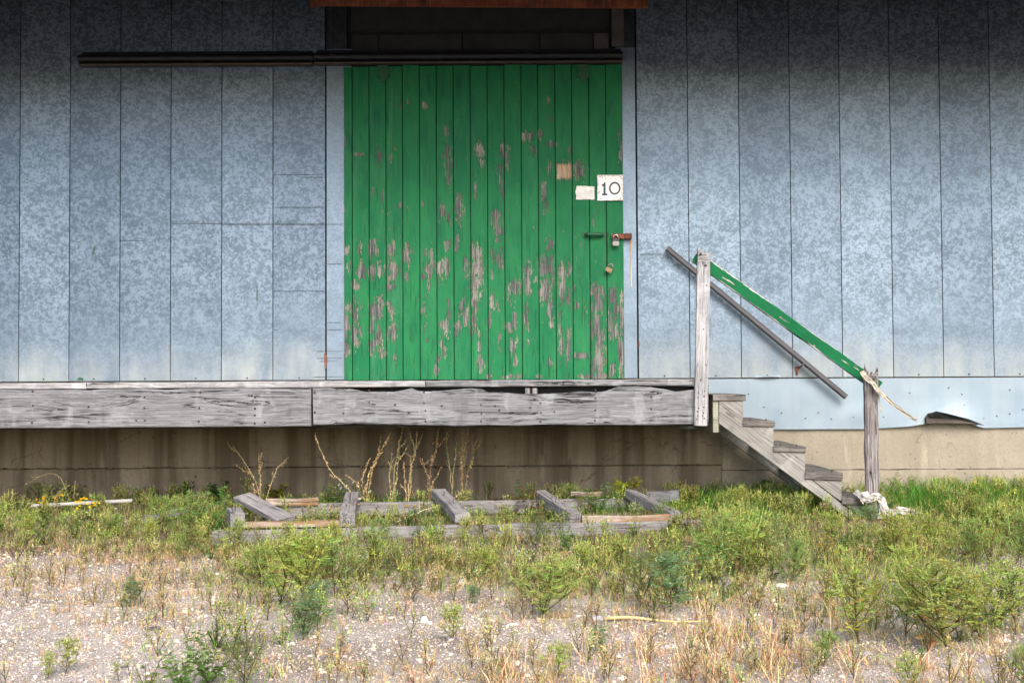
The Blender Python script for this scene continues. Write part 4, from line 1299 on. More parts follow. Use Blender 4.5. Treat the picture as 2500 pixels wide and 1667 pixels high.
def arr_mesh(name, V, Fc, C, mat, smooth=False):
    me = bpy.data.meshes.new(name)
    me.vertices.add(len(V)); me.vertices.foreach_set("co", V.astype(np.float32).ravel())
    k = Fc.shape[1]
    me.loops.add(Fc.size); me.loops.foreach_set("vertex_index", Fc.astype(np.int32).ravel())
    me.polygons.add(len(Fc)); me.polygons.foreach_set("loop_start", (np.arange(len(Fc)) * k).astype(np.int32))
    me.update(calc_edges=True)
    if smooth: me.polygons.foreach_set("use_smooth", np.ones(len(Fc), bool))
    a = me.color_attributes.new("col", 'FLOAT_COLOR', 'POINT')
    a.data.foreach_set("color", np.concatenate([C, np.ones((len(C), 1), np.float32)], 1).astype(np.float32).ravel())
    me.materials.append(mat)
    return me


def unit(v): return v / np.maximum(np.linalg.norm(v, axis=-1, keepdims=True), 1e-9)


def blades(base, az, lean, length, width, curl, col, K=3, tipcol=None):
    """N tapering blades: lean = angle from vertical at the root, curl adds to it along the blade"""
    N = len(base)
    P = [np.asarray(base, float)]
    ang = np.array(lean, float)
    h = np.stack([np.cos(az), np.sin(az), np.zeros(N)], 1)
    for k in range(K):
        a = ang + curl * (k + .5) / K
        d = h * np.sin(a)[:, None] + np.array([0, 0, 1]) * np.cos(a)[:, None]
        P.append(P[-1] + d * (length / K)[:, None])
    tw = az + rng.uniform(-.8, .8, N) + math.pi / 2
    s = np.stack([np.cos(tw), np.sin(tw), np.zeros(N)], 1)
    V, C = [], []
    tc = col if tipcol is None else tipcol
    for k in range(K):
        wv = (width * (1 - .15 * k if k < K - 1 else .62) / 2)[:, None] if K > 1 else (width / 2)[:, None]
        V += [P[k] - s * wv, P[k] + s * wv]
        t = k / K
        C += [col * (1 - t) + tc * t] * 2
    V.append(P[K]); C.append(tc)
    M = 2 * K + 1
    V = np.stack(V, 1).reshape(-1, 3); C = np.stack(C, 1).reshape(-1, 3)
    f = []
    for k in range(K - 1):
        f += [(2 * k, 2 * k + 1, 2 * k + 3), (2 * k, 2 * k + 3, 2 * k + 2)]
    f.append((2 * K - 2, 2 * K - 1, 2 * K))
    Fc = (np.array(f)[None] + (np.arange(N) * M)[:, None, None]).reshape(-1, 3)
    return V, Fc, C


def leafcards(p, d, length, width, col, droop=0.0):
    """N pointed leaves (two triangles, folded a little) at p along d"""
    N = len(p)
    d = unit(d)
    r_ = unit(rng.normal(size=(N, 3)))
    s = unit(np.cross(d, r_))
    nrm = np.cross(s, d)
    L, W_ = length[:, None], width[:, None]
    mid = p + d * L * .45
    tip = p + d * L - np.array([0, 0, 1]) * L * droop
    V = np.stack([p, mid + s * W_ / 2 + nrm * W_ * .15, tip, mid - s * W_ / 2 + nrm * W_ * .15], 1).reshape(-1, 3)
    Fc = (np.array([(0, 1, 2), (0, 2, 3)])[None] + (np.arange(N) * 4)[:, None, None]).reshape(-1, 3)
    C = np.repeat(col, 4, 0)
    return V, Fc, C


def stem(pts, r0_, r1_, col0, col1):
    """three-sided tapering stem"""
    pts = np.asarray(pts, float); n = len(pts)
    d = unit(np.gradient(pts, axis=0))
    a = unit(np.cross(d, np.array([.31, .77, .2]))); b = np.cross(d, a)
    t = np.linspace(0, 1, n)[:, None]
    rr = r0_ + (r1_ - r0_) * t
    V = np.stack([pts + (a * math.cos(k * 2.0944) + b * math.sin(k * 2.0944)) * rr for k in range(3)], 1).reshape(-1, 3)
    f = []
    for i in range(n - 1):
        for k in range(3):
            j = (k + 1) % 3
            f += [(3 * i + k, 3 * i + j, 3 * i + 3 + j), (3 * i + k, 3 * i + 3 + j, 3 * i + 3 + k)]
    C = np.repeat(np.asarray(col0)[None] * (1 - t) + np.asarray(col1)[None] * t, 3, 0)
    return V, np.array(f), C


def grow(p, d, L, n, rs, up=.25, wob=.12):
    """a wandering branch that turns upward"""
    pts = [np.array(p, float)]
    d = np.array(d, float)
    for i in range(n):
        d = d + np.array([0, 0, up / n * 2]) + rs.normal(0, wob, 3) / n * 2
        d /= np.linalg.norm(d)
        pts.append(pts[-1] + d * L / n)
    return np.array(pts)


def along(pts, t):
    """points and directions at parameters t"""
    n = len(pts) - 1
    u = np.clip(t * n, 0, n - 1e-6); i = u.astype(int); f = (u - i)[:, None]
    return pts[i] * (1 - f) + pts[i + 1] * f, unit(pts[i + 1] - pts[i])


def jitcol(c, n, rs, hv=.12, vv=.28):
    c = np.asarray(c, float)
    v = rs.uniform(1 - vv, 1 + vv, (n, 1))
    return np.clip(c[None] * v * (1 + rs.normal(0, hv, (n, 3))), .004, .9)


YEL, GRN, DGR, OLV, BRN, STR, RED = (.52, .58, .17), (.33, .39, .09), (.10, .20, .045), (.36, .38, .11), (.16, .085, .045), (.62, .49, .28), (.26, .10, .05)


def ragweed(seed, H=.30, nb=12, spread=.9, spikes=True, leafc=GRN, spikec=YEL, leafd=1.0, feather=.045, pairs=4, subs=True, sn=1.0):
    """branching weed with divided leaves below and upright flower spikes"""
    rs = np.random.default_rng(seed)
    S, L, B = Geo(), Geo(), Geo()
    main = grow((0, 0, 0), (rs.normal(0, .12), rs.normal(0, .12), 1), H, 8, rs, .2, .08)
    axes = [(main, 1.0, H)]
    for i in range(nb):
        t = .04 + .66 * (i + rs.uniform(0, .8)) / nb
        p, _ = along(main, np.array([t]))
        a = i * 2.4 + rs.normal(0, .35)
        sp = spread * rs.uniform(.7, 1.2)
        d = np.array([math.cos(a) * sp, math.sin(a) * sp, .75])
        ln = H * (1.02 - t) * rs.uniform(.65, 1.0)
        br = grow(p[0], d / np.linalg.norm(d), ln, 6, rs, .6, .24)
        axes.append((br, .6, ln))
        for k in range(rs.integers(1, 4) if subs else 0):
            tt = rs.uniform(.2, .65)
            p2, d2 = along(br, np.array([tt]))
            dd = d2[0] + rs.normal(0, .5, 3); dd[2] = abs(dd[2]) + .3
            b2 = grow(p2[0], dd / np.linalg.norm(dd), ln * rs.uniform(.3, .55), 4, rs, .5, .15)
            axes.append((b2, .4, ln * .45))
    for (ax, r_, ln) in axes:
        S.add(*stem(ax, .0024 * r_ * (H / .3) + .0006, .0006, (.13, .085, .04) if r_ > .5 else (.15, .14, .05), (.15, .19, .05)))
        nl = int(max(4, ln / .013 * leafd))
        t = rs.uniform(.06, .82 if spikes else 1.0, nl)
        p, d = along(ax, t)
        out = rs.normal(0, 1, (nl, 3)); out[:, 2] = rs.uniform(-.25, .6, nl)
        out = unit(out + d * .35)
        rl = feather * rs.uniform(.5, 1.15, nl) * (1.1 - .55 * t)
        cc = jitcol(leafc, nl, rs)
        yl = rs.random(nl) < .10
        cc[yl] = jitcol((.25, .20, .045), int(yl.sum()), rs)
        for k in range(pairs):                                   # leaflets along each divided leaf
            f = (.2 + .96 / pairs * k)
            pk = p + out * (rl * f)[:, None]
            for sgn in (-1, 1):
                sd_ = unit(np.cross(out, np.array([0, 0, 1.0])) + 1e-3) * sgn
                dk = unit(out * .8 + sd_ * .9 + rs.normal(0, .18, (nl, 3)))
                L.add(*leafcards(pk, dk, rl * (.42 - .05 * k), rl * (.11 if pairs > 2 else .17), cc, .1))
        L.add(*leafcards(p + out * (rl * .5)[:, None], out, rl * .6, rl * .12, cc, .15))
        if spikes:
            t0_ = rs.uniform(.42, .75)
            ns = int(max(8, ln * (1 - t0_) / .0024 * sn))
            t = np.linspace(t0_, 1.04, ns)
            p, d = along(ax, t)
            out = unit(rs.normal(0, 1, (ns, 3)) + d * .5)
            B.add(*stem(along(ax, np.linspace(t0_, .9999, 6))[0], .0017 * (H / .3) ** .5, .0006, np.asarray(spikec) * .9, np.asarray(spikec) * 1.1))
            sz = .0058 * (1.25 - .75 * (t - t0_) / (1.04 - t0_)) * rs.uniform(.7, 1.3, ns)
            B.add(*leafcards(p - out * .0008, out, sz, sz * .8, jitcol(spikec, ns, rs, .08, .22), .25))
    return S, L, (B if spikes else None)


def broadweed(seed, H=.3, nb=7, col=DGR, leaf=.05, wid=.4, spread=.7, flower=None):
    """leafy weed with plain pointed leaves"""
    rs = np.random.default_rng(seed)
    S, L, B = Geo(), Geo(), Geo()
    for i in range(nb):
        a = i * 2.4 + rs.normal(0, .4)
        d = np.array([math.cos(a) * spread * rs.uniform(.2, 1), math.sin(a) * spread * rs.uniform(.2, 1), 1])
        ln = H * rs.uniform(.6, 1.05)
        ax = grow((0, 0, 0), d / np.linalg.norm(d), ln, 7, rs, .1, .15)
        S.add(*stem(ax, .002, .0007, (.12, .10, .04), (.10, .15, .04)))
        nl = int(ln / .011)
        t = rs.uniform(.1, 1, nl)
        p, dd = along(ax, t)
        out = rs.normal(0, 1, (nl, 3)); out[:, 2] = rs.uniform(-.2, .7, nl); out = unit(out + dd * .3)
        ll = leaf * rs.uniform(.5, 1.15, nl) * (1.15 - .5 * t)
        L.add(*leafcards(p, out, ll, ll * wid, jitcol(col, nl, rs), .18))
        if flower is not None and rs.random() < .8:
            for q in range(rs.integers(1, 4)):
                c = ax[-1] + rs.normal(0, .012, 3)
                k = 12
                th = np.linspace(0, 2 * math.pi, k, endpoint=False)
                o = np.stack([np.cos(th), np.sin(th) * .5 - .5, np.sin(th) * .8 + .2], 1)
                B.add(*leafcards(np.repeat(c[None], k, 0), o, np.full(k, .013), np.full(k, .007), jitcol(flower, k, rs, .03, .1)))
    return S, L, (B if B.n else None)


def dryweed(curves, seed, dens=1.0, col=STR, green=.0, side=.5):
    """dry stalk following given curves, with seed heads and shrivelled leaves"""
    rs = np.random.default_rng(seed)
    S, L = Geo(), Geo()
    for cv in curves:
        cv = np.asarray(cv, float)
        n = 16
        t = np.linspace(0, 1, n)
        ax, _ = along(cv, t * (1 - 1e-6))
        ax[1:-1] = (ax[:-2] + 2 * ax[1:-1] + ax[2:]) / 4
        ax = ax + rs.normal(0, .0025, ax.shape)
        ln = np.linalg.norm(np.diff(ax, axis=0), axis=1).sum()
        c0 = jitcol(col, 1, rs, .05, .15)[0]; c1 = c0 * (1 - green) + np.array((.17, .20, .07)) * green
        S.add(*stem(ax, .0029, .0011, c0, c1))
        axes = [(ax, ln)]
        for k in range(int(ln / .10 * side) + 1):
            tt = rs.uniform(.25, .9)
            p, d = along(ax, np.array([tt]))
            dd = d[0] + rs.normal(0, .55, 3)
            b = grow(p[0], dd / np.linalg.norm(dd), ln * rs.uniform(.08, .25), 5, rs, .4, .3)
            S.add(*stem(b, .0015, .0007, c0, c1)); axes.append((b, ln * .17))
        for a_, l_ in axes:
            nl = int(l_ / .0045 * dens) + 4
            t = rs.uniform(.0, 1, nl) ** .8
            p, d = along(a_, t)
            out = unit(rs.normal(0, 1, (nl, 3)) - np.array([0, 0, .25]))
            ll = rs.uniform(.005, .017, nl) * (1.2 - .5 * t)
            g_ = (rs.random(nl) < green)[:, None]
            cc = np.where(g_, jitcol((.13, .17, .06), nl, rs), jitcol((.44, .31, .165), nl, rs, .1, .45))
            L.add(*leafcards(p, out, ll, ll * rs.uniform(.2, .6, nl), cc, .3))
    return S, L, None


def plant(name, parts, label, cat, p, rz=0.0, sc=1.0, group=None, mat=None):
    """a thing with its stem, foliage and (if any) flower parts"""
    o = thing(name, label, cat, p, group)
    o.rotation_euler.z = rz
    o.scale = (sc, sc, sc)
    for nm, me in parts:
        c = bpy.data.objects.new(nm, me); COL.objects.link(c); c.parent = o
        if nm in ('flower_spikes', 'seed_heads', 'flowers', 'foliage'): c['kind'] = 'stuff'
    return o


def protos(fn, seeds, fl="flower_spikes", mat=None, **kw):
    out = []
    for s in seeds:
        S, L, B = fn(s, **kw)
        parts = [("stems", S.mesh("stems", mat or LEAF)), ("foliage", L.mesh("foliage", mat or LEAF))]
        if B: parts.append((fl, B.mesh(fl, mat or LEAF)))
        out.append(parts)
    return out


def G(x, y): return gnd('d', x, y)


# --- weeds one can point to: (x, y of the root in the 2352 wide view, height in px, kind, label)
RW = protos(ragweed, (1, 2, 3, 4), H=.30, leafd=.72)
RWG = protos(ragweed, (11, 12, 13), H=.30, leafd=.72, leafc=(.215, .31, .09), spikec=(.38, .48, .16), nb=13)
RWW = protos(ragweed, (21, 22), H=.30, leafd=.72, nb=18, spread=1.35, leafc=(.30, .37, .10), spikec=(.50, .57, .19))
MUG = protos(ragweed, (31, 32), H=.30, nb=9, spread=.8, spikes=False, leafc=(.19, .29, .14), feather=.075, leafd=.9)
DRK = protos(ragweed, (41, 42), H=.30, nb=14, spread=1.1, spikes=False, leafc=(.16, .20, .085), feather=.035, leafd=1.1)
BRD = protos(broadweed, (51, 52, 53), H=.30, nb=10, col=(.11, .20, .05), leaf=.05, wid=.35, spread=.9)
BRD2 = protos(broadweed, (61, 62), H=.30, nb=6, col=(.04, .11, .02), leaf=.10, wid=.5, spread=.8)
BRB = protos(broadweed, (71,), H=.30, nb=12, col=(.16, .075, .035), leaf=.035, wid=.5, spread=1.4)
VIN = protos(broadweed, (81,), H=.30, nb=6, col=(.23, .25, .022), leaf=.075, wid=.8, spread=1.2)
BRDW = protos(broadweed, (91,), "flowers", H=.30, nb=8, col=(.06, .115, .035), leaf=.05, wid=.28, spread=.6, flower=(.75, .76, .74))
BRDY = protos(broadweed, (92,), "flowers", H=.30, nb=8, col=(.07, .105, .03), leaf=.045, wid=.3, spread=.8, flower=(.75, .48, .01))
KIND = {'rw': RW, 'rg': RWG, 'ww': RWW, 'mug': MUG, 'drk': DRK, 'brd': BRD, 'big': BRD2, 'brb': BRB, 'vin': VIN, 'wht': BRDW, 'yel': BRDY}
NAMES = {'rw': 'ragweed', 'rg': 'ragweed', 'ww': 'ragweed', 'mug': 'mugwort', 'drk': 'scrub_weed', 'brd': 'leafy_weed', 'big': 'broadleaf_weed', 'brb': 'bramble', 'vin': 'creeping_vine', 'wht': 'flowering_weed', 'yel': 'flowering_weed'}
W = [
 (2175, 1488, 205, 'ww', "widest spreading yellow green ragweed in the right foreground"),
 (2080, 1462, 150, 'rw', "bright ragweed crowding the left side of the widest foreground ragweed"),
 (2258, 1478, 165, 'rw', "ragweed crowding the right side of the widest foreground ragweed"),
 (2150, 1440, 150, 'rg', "ragweed just behind the widest foreground ragweed"),
 (1972, 1478, 185, 'rw', "upright bright ragweed left of the widest foreground ragweed"),
 (2070, 1360, 110, 'rw', "sparse ragweed on bare gravel behind the widest foreground ragweed"),
 (2290, 1440, 150, 'ww', "ragweed at the right picture edge beside the widest ragweed"),
 (1820, 1340, 105, 'rg', "small dark stemmed ragweed alone on gravel below the stairs"),
 (1245, 1418, 140, 'ww', "single feathery ragweed on gravel below the frame's third crossbeam"),
 (1480, 1395, 120, 'drk', "dark bushy weed left of the tall weeds in the centre right gravel"),
 (1540, 1405, 130, 'mug', "blue green bushy weed right beside the dark scrubby one"),
 (1640, 1345, 165, 'rg', "tall ragweed at the left edge of the dense green patch below the stairs"),
 (1700, 1320, 150, 'rw', "yellowish ragweed in the dense patch under the right rail end"),
 (1750, 1300, 130, 'rg', "green ragweed in the dense patch below the stair foot"),
 (640, 1395, 160, 'rw', "yellow tinged ragweed at the left of the middle clump"),
 (700, 1402, 190, 'rw', "tallest yellow green ragweed in the middle clump"),
 (770, 1372, 150, 'rg', "grey green ragweed at the right of the middle clump"),
 (830, 1330, 120, 'rg', "ragweed at the far right end of the middle clump"),
 (600, 1350, 110, 'ww', "low spreading ragweed at the left end of the middle clump"),
 (695, 1468, 95, 'mug', "silvery green mugwort in front of the middle ragweed clump"),
 (735, 1430, 90, 'mug', "smaller mugwort tucked against the right front of the middle clump"),
 (480, 1570, 120, 'brd', "dark leafy weed cut by the bottom picture edge left of centre"),
 (560, 1590, 130, 'drk', "scrubby dark weed at the bottom edge beside the leafy one"),
 (420, 1600, 130, 'brd', "leafy weed leaning left at the bottom picture edge"),
 (300, 1395, 60, 'mug', "tiny bright green weed alone on the left gravel"),
 (150, 1548, 85, 'rw', "thin ragweed sprig on bare gravel at lower left"),
 (110, 1560, 60, 'rw', "shorter ragweed sprig left of the thin one at lower left"),
 (430, 1238, 110, 'rg', "bushy green weed covering the left end of the timber frame"),
 (490, 1225, 105, 'brd', "leafy weed spilling over the left stub of the timber frame"),
 (385, 1215, 80, 'rg', "weed at the left side of the bushy clump beside the frame"),
 (205, 1215, 75, 'yel', "yellow flowered weed in the green band at the far left"),
 (110, 1200, 65, 'yel', "faint yellow flowered weed near the left picture edge"),
 (40, 1150, 75, 'rg', "green weed against the concrete at the left picture edge"),
 (90, 1160, 55, 'drk', "dark weed against the concrete near the left edge"),
 (425, 1150, 50, 'big', "broad leaved weed against the concrete left of the frame"),
 (500, 1150, 45, 'big', "broad leaved weed behind the tilted plank"),
 (175, 1150, 40, 'big', "broad leaved weed under the bent dry reed"),
 (640, 1150, 42, 'vin', "small light green vine behind the timber frame left end"),
 (808, 1180, 80, 'wht', "white flowered leafy weed beside the frame's splintered crossbeam"),
 (770, 1165, 60, 'brd', "leafy green weed left of the white flowered one"),
 (938, 1205, 55, 'yel', "bright yellow flowered weed inside the timber frame"),
 (1215, 1180, 75, 'brb', "reddish brown bramble against the rear end of a crossbeam"),
 (1175, 1185, 55, 'brb', "low brown bramble left of the larger one"),
 (1200, 1160, 55, 'brd', "green weed rising out of the brown bramble"),
 (1300, 1165, 60, 'rg', "green weed growing behind the fourth crossbeam"),
 (1375, 1180, 70, 'brd', "leafy weed inside the right bay of the timber frame"),
 (1425, 1135, 38, 'vin', "yellow green vine climbing over the rear end of the last crossbeam"),
 (1460, 1120, 30, 'vin', "yellow vine leaves on top of the last crossbeam"),
 (1530, 1210, 60, 'rg', "ragweed in front of the last crossbeam's end"),
 (1690, 1195, 80, 'rw', "pale spiked ragweed at the right end of the front frame rail"),
 (1850, 1180, 60, 'brd', "dark leafy weed in the shade under the stair stringer"),
 (1740, 1160, 55, 'big', "dark broad leaved weed in the shade behind the stairs"),
 (2000, 1215, 50, 'mug', "grey green weed at the foot of the splintered post"),
 (2060, 1290, 110, 'rw', "ragweed in the dense band right of the splintered post"),
 (2160, 1280, 105, 'rw', "yellow spiked ragweed in the right band below the torn skirt"),
 (2240, 1300, 110, 'rg', "green ragweed in the right band near the picture edge"),
 (2330, 1300, 130, 'rg', "tall ragweed in the band at the right picture edge"),
 (1910, 1260, 85, 'rw', "ragweed in front of the stair foot"),
 (1120, 1330, 80, 'rw', "pale ragweed in the middle distance below the third crossbeam"),
 (1340, 1330, 85, 'rw', "pale ragweed in the middle distance below the fourth crossbeam"),
 (1300, 1270, 70, 'brd', "leafy dark weed just in front of the frame's middle rail"),
 (1230, 1255, 70, 'drk', "dark weed in front of the frame rail left of the leafy one"),
 (1000, 1250, 65, 'rg', "green weed in front of the front rail left of centre"),
 (880, 1265, 80, 'rg', "grey green ragweed against the front rail right of the middle clump"),
 (760, 1270, 70, 'rw', "yellow green ragweed behind the middle clump"),
 (420, 1290, 85, 'rg', "green spiked weed standing on the gravel edge at left"),
 (340, 1255, 65, 'rw', "weed at the front of the left green band"),
 (1040, 1470, 85, 'rw', "slender sprig on the bare gravel at bottom centre"),
 (1085, 1385, 40, 'mug', "tiny dark green tuft on the centre gravel"),
 (1280, 1560, 85, 'rw', "ragged sprig at bottom centre among the dry grass"),
 (1375, 1500, 60, 'mug', "thin pale sprig on the gravel below the dry stem"),
 (1890, 1530, 85, 'rg', "thin green sprig among the dry grass at lower right"),
 (2090, 1590, 90, 'rw', "bright sprig at the bottom edge right of centre"),
 (2350, 1590, 110, 'rg', "green weed in the bottom right corner"),
 (950, 1380, 75, 'drk', "browned scrubby weed on the gravel right of the middle clump"),
 (1420, 1300, 70, 'rw', "spiked weed before the right bay of the frame"),
 (550, 1262, 70, 'rw', "yellow green weed before the left bay of the frame"),
 (660, 1262, 65, 'rw', "spiky weed hiding the front rail under the left spacer"),
 (60, 1255, 85, 'rw', "spiked weed at the left edge of the green band"),
 (260, 1235, 60, 'rg', "feathery weed right of the yellow flowered weed"),
]
for i, (x, y, hpx, kd, lab) in enumerate(W):
    hpx *= 1.1
    p = G(x, y)
    if kd == 'vin' and x > 1400: p = at('d', x, y, -.80)
    dist = (p - EYE).dot(fw)
    hm = hpx * (2500 / 2352) / F * dist
    K = KIND[kd]
    plant(NAMES[kd], K[i % len(K)], lab, "weed", p - Vector((0, 0, .006)), random.uniform(0, 6.28), hm / .285).scale.xyz = Vector((1.4, 1.4, 1)) * (hm / .285) if kd == 'ww' else Vector((1.08, 1.08, 1)) * (hm / .285)

# --- dry stalks standing behind the frame
def curve(z, Y, pts, jy=.06):
    q = [at(z, x, y, Y) for x, y in pts]
    for k, v in enumerate(q): v.y += jy * k / max(1, len(q) - 1) * random.uniform(-1, 1)
    q[0].z = float(terr(q[0].x, q[0].y)) - .01 if q[0].z < .25 else q[0].z
    return q


def dry(name, label, curves, seed, Y, cat="dry weed", **kw):
    o0 = curves[0][0].copy()
    S, L, _ = dryweed([[(v - o0)[:] for v in c] for c in curves], seed, **kw)
    plant(name, [("stems", S.mesh("stems", STALK)), ("seed_heads", L.mesh("seed_heads", STALK))], label, cat, o0)


dry('dry_weed', "dry straw coloured weed with three bent stalks behind the tilted plank", [
    curve('d', -.55, [(600, 1148), (590, 1110), (565, 1060), (533, 1022)]), curve('d', -.55, [(599, 1146), (598, 1090), (597, 1040)]), curve('d', -.55, [(603, 1148), (630, 1092), (640, 1070), (655, 1055)]),
    curve('d', -.55, [(598, 1146), (585, 1125), (578, 1108)])], 5, -.55, dens=1.5)
dry('dry_weed', "single dry stalk arching left out of the frame to below the dark beam joint", [curve('d', -.85, [(835, 1140), (800, 1118), (765, 1090), (745, 1050), (732, 1018), (723, 993)])], 6, -.85, dens=1.3, side=.15)
dry('dry_weed', "dry brown weed leaning right beside the splintered crossbeam", [curve('d', -.75, [(838, 1150), (845, 1091), (866, 1049), (902, 990)]), curve('d', -.75, [(838, 1150), (830, 1100), (850, 1050)]), curve('d', -.75, [(838, 1150), (850, 1100), (858, 1060)]), curve('d', -.75, [(838, 1150), (820, 1110), (795, 1090)])], 7, -.75, dens=1.5, col=(.42, .29, .15))
dry('dry_weed', "tallest dry weed reaching past the lower edge of the front beam", [curve('d', -.7, [(902, 1160), (905, 1085), (917, 1016), (931, 960)]), curve('d', -.7, [(902, 1160), (893, 1090), (900, 1040)]), curve('d', -.7, [(902, 1160), (912, 1080), (921, 1000)])], 8, -.7, dens=1.2, green=.4)
dry('dry_weed', "straw brown dry weed with crumpled leaves left of the third crossbeam", [curve('d', -.65, [(935, 1160), (942, 1080), (955, 1040), (958, 992)]), curve('d', -.65, [(935, 1160), (930, 1100), (926, 1060)]), curve('d', -.65, [(935, 1160), (945, 1110), (946, 1050)])], 9, -.65, dens=1.8, green=.15)
dry('dry_weed', "dry weed with a thick brown base beside the third crossbeam's rear end", [curve('d', -.65, [(985, 1160), (989, 1067), (1004, 1028), (1006, 983)]), curve('d', -.65, [(985, 1160), (982, 1090), (965, 1050)]), curve('d', -.65, [(985, 1160), (992, 1110), (1015, 1070)])], 10, -.65, dens=1.6, green=.1, col=(.40, .26, .14))
dry('dry_weed', "thin greenish stalk between two dry weeds under the beam", [curve('d', -.6, [(1042, 1150), (1034, 1085), (1025, 1030), (1024, 978)]), curve('d', -.6, [(1034, 1085), (1046, 1050), (1050, 1015)])], 12, -.6, dens=1.0, green=.8)
dry('dry_weed', "dense rust brown dry weed right of the third crossbeam", [curve('d', -.6, [(1060, 1160), (1060, 1061), (1062, 1016), (1064, 985)]), curve('d', -.6, [(1060, 1160), (1064, 1070), (1070, 1016), (1077, 978)]), curve('d', -.6, [(1060, 1160), (1075, 1085), (1087, 1046), (1086, 1016)])], 13, -.6, dens=2.6, green=.3, col=(.34, .19, .09))
dry('dry_reed', "bent dry reed folded over against the concrete at far left", [curve('y1', -.45, [(425, 545), (428, 480), (425, 410)]), curve('y1', -.45, [(295, 545), (320, 480), (415, 425)]), curve('y1', -.45, [(420, 425), (350, 385), (280, 360), (200, 395), (125, 432)])], 14, -.45, cat="dry reed", dens=.35, side=.1)
dry('dry_weed', "short dry weed leaning across the third bay of the frame", [curve('d', -1.2, [(905, 1195), (950, 1180), (1005, 1160), (1060, 1150)])], 15, -1.2, dens=.6, side=.3)

# --- ground cover: one mass each
NC = 400000
cx_ = rng.uniform(-4.9, 4.9, NC); cy_ = rng.uniform(-6.35, -.02, NC)
cz_ = terr(cx_, cy_)
CP = np.stack([cx_, cy_, cz_], 1)
PX, PY = proj(CP)
ok = (PX > -250) & (PX < 2600) & (PY < 1640)
CP, PX, PY = CP[ok], PX[ok], PY[ok]
lowf = np.array([noise.noise(Vector((x * 1.6, y * 1.6, 3))) + .6 * noise.noise(Vector((x * 5, y * 5, 9))) for x, y in CP[:, :2]])


def bl(x, y, rx, ry, s=1.0):
    return s * np.exp(-(((PX - x) / rx) ** 2 + ((PY - y) / ry) ** 2))


# where it is green, following the photograph
green = np.clip((1285 - PY) / 70, 0, 1) * .8
green += np.clip((PX - 1480) / 200, 0, 1) * np.clip((1345 - PY) / 60, 0, 1) * .7
green += bl(700, 1330, 170, 90, .9) + bl(430, 1220, 120, 50, .5) + bl(1500, 1330, 110, 60, .7) + bl(1640, 1290, 150, 80, .6)
green += bl(2150, 1330, 260, 90, .35) + bl(500, 1560, 130, 70, .9) + bl(1240, 1340, 160, 60, .45) + bl(1960, 1420, 60, 60, .4) + bl(2180, 1450, 120, 60, .4) + bl(1060, 1300, 150, 45, .3) + bl(700, 1440, 90, 40, .5)
green += bl(2200, 1160, 250, 60, .3) + bl(1850, 1250, 500, 60, .35) + bl(1230, 1315, 420, 55, .4) + bl(2080, 1350, 330, 70, .4)
fr_in = ((PX > 560) & (PX < 1540) & (PY > 1150) & (PY < 1195))
green = np.where(fr_in, green * .6, green)
green *= 1 - .55 * np.exp(-((PY - (1228 - (PX - 560) * .02)) / 18) ** 2) * ((PX > 500) & (PX < 1620))
shade_ = bl(1905, 1212, 120, 28, 1.3) + bl(2060, 1200, 70, 22, .8)
green *= np.clip(1 - shade_, .06, 1)
green *= np.clip(.75 + lowf * 1.1, .08, 1.6)
dryd = bl(1750, 1500, 420, 110, .9) + bl(2300, 1540, 250, 90, .8) + bl(1150, 1350, 330, 60, .45) + bl(500, 1340, 300, 70, .35) + bl(1000, 1560, 420, 60, .75) + bl(1600, 1390, 300, 40, .5) + bl(1950, 1320, 200, 40, .6) + bl(250, 1290, 340, 70, .55) + bl(900, 1250, 500, 40, .35) + bl(2000, 1210, 300, 60, .4) + bl(300, 1420, 200, 40, .25)
dryd += .16 + bl(1250, 1330, 500, 70, .5) + bl(2000, 1440, 380, 90, .25) + bl(250, 1320, 330, 80, .35)
dryd *= np.clip(.7 + lowf * 1.2, .10, 1.6)
bare = np.clip(1 - green * .9 - dryd * .5, .05, 1)


def pick(dens, n):
    w_ = dens / dens.max()
    idx = np.nonzero(rng.random(len(w_)) < w_)[0]
    rng.shuffle(idx)
    return idx[:n]


def stuff(name, label, V, Fc, C, mat, smooth=False):
    me = arr_mesh(name, V, Fc, C, mat, smooth)
    o = bpy.data.objects.new(name, me); COL.objects.link(o)
    return tag(o, label, None, None, 'stuff')


def cols(c, n, hv=.12, vv=.3): return jitcol(c, n, rng, hv, vv)


def scatter(name, label, sets, mat):
    g_ = Geo()
    for P in sets: g_.add(*P)
    return stuff(name, label, *g_.arrays(), mat)


# green grass: short everywhere green, tall and dark along the foot of the wall on the right and under the stairs
i1 = pick(green, 30000)
n = len(i1)
ci = np.where(rng.random((n, 1)) < .5, cols((.19, .33, .06), n), cols((.34, .42, .11), n))
sets = [blades(CP[i1], rng.uniform(0, 6.28, n), rng.uniform(.05, .7, n), rng.uniform(.03, .10, n), rng.uniform(.0025, .005, n), rng.uniform(.1, 1.2, n), ci)]
tall = bl(2230, 1150, 150, 28, 1.4) + bl(2080, 1150, 80, 25, .5) + bl(1760, 1165, 130, 25, 1.0) + bl(1640, 1170, 80, 18, .6) + bl(1400, 1165, 130, 16, .6) + bl(770, 1150, 120, 12, .35) + bl(1000, 1180, 300, 14, .4) + bl(660, 1185, 60, 14, .4)
i2 = pick(tall, 6500)
n = len(i2)
sets.append(blades(CP[i2], rng.uniform(0, 6.28, n), rng.uniform(.05, .6, n), rng.uniform(.08, .24, n) * (.6 + .4 * (PX[i2] > 1600)), rng.uniform(.004, .008, n), rng.uniform(.3, 1.7, n), cols((.10, .25, .035), n), 4))
scatter("green_grass", "green grass blades among the weeds and along the foot of the concrete", sets, LEAF)
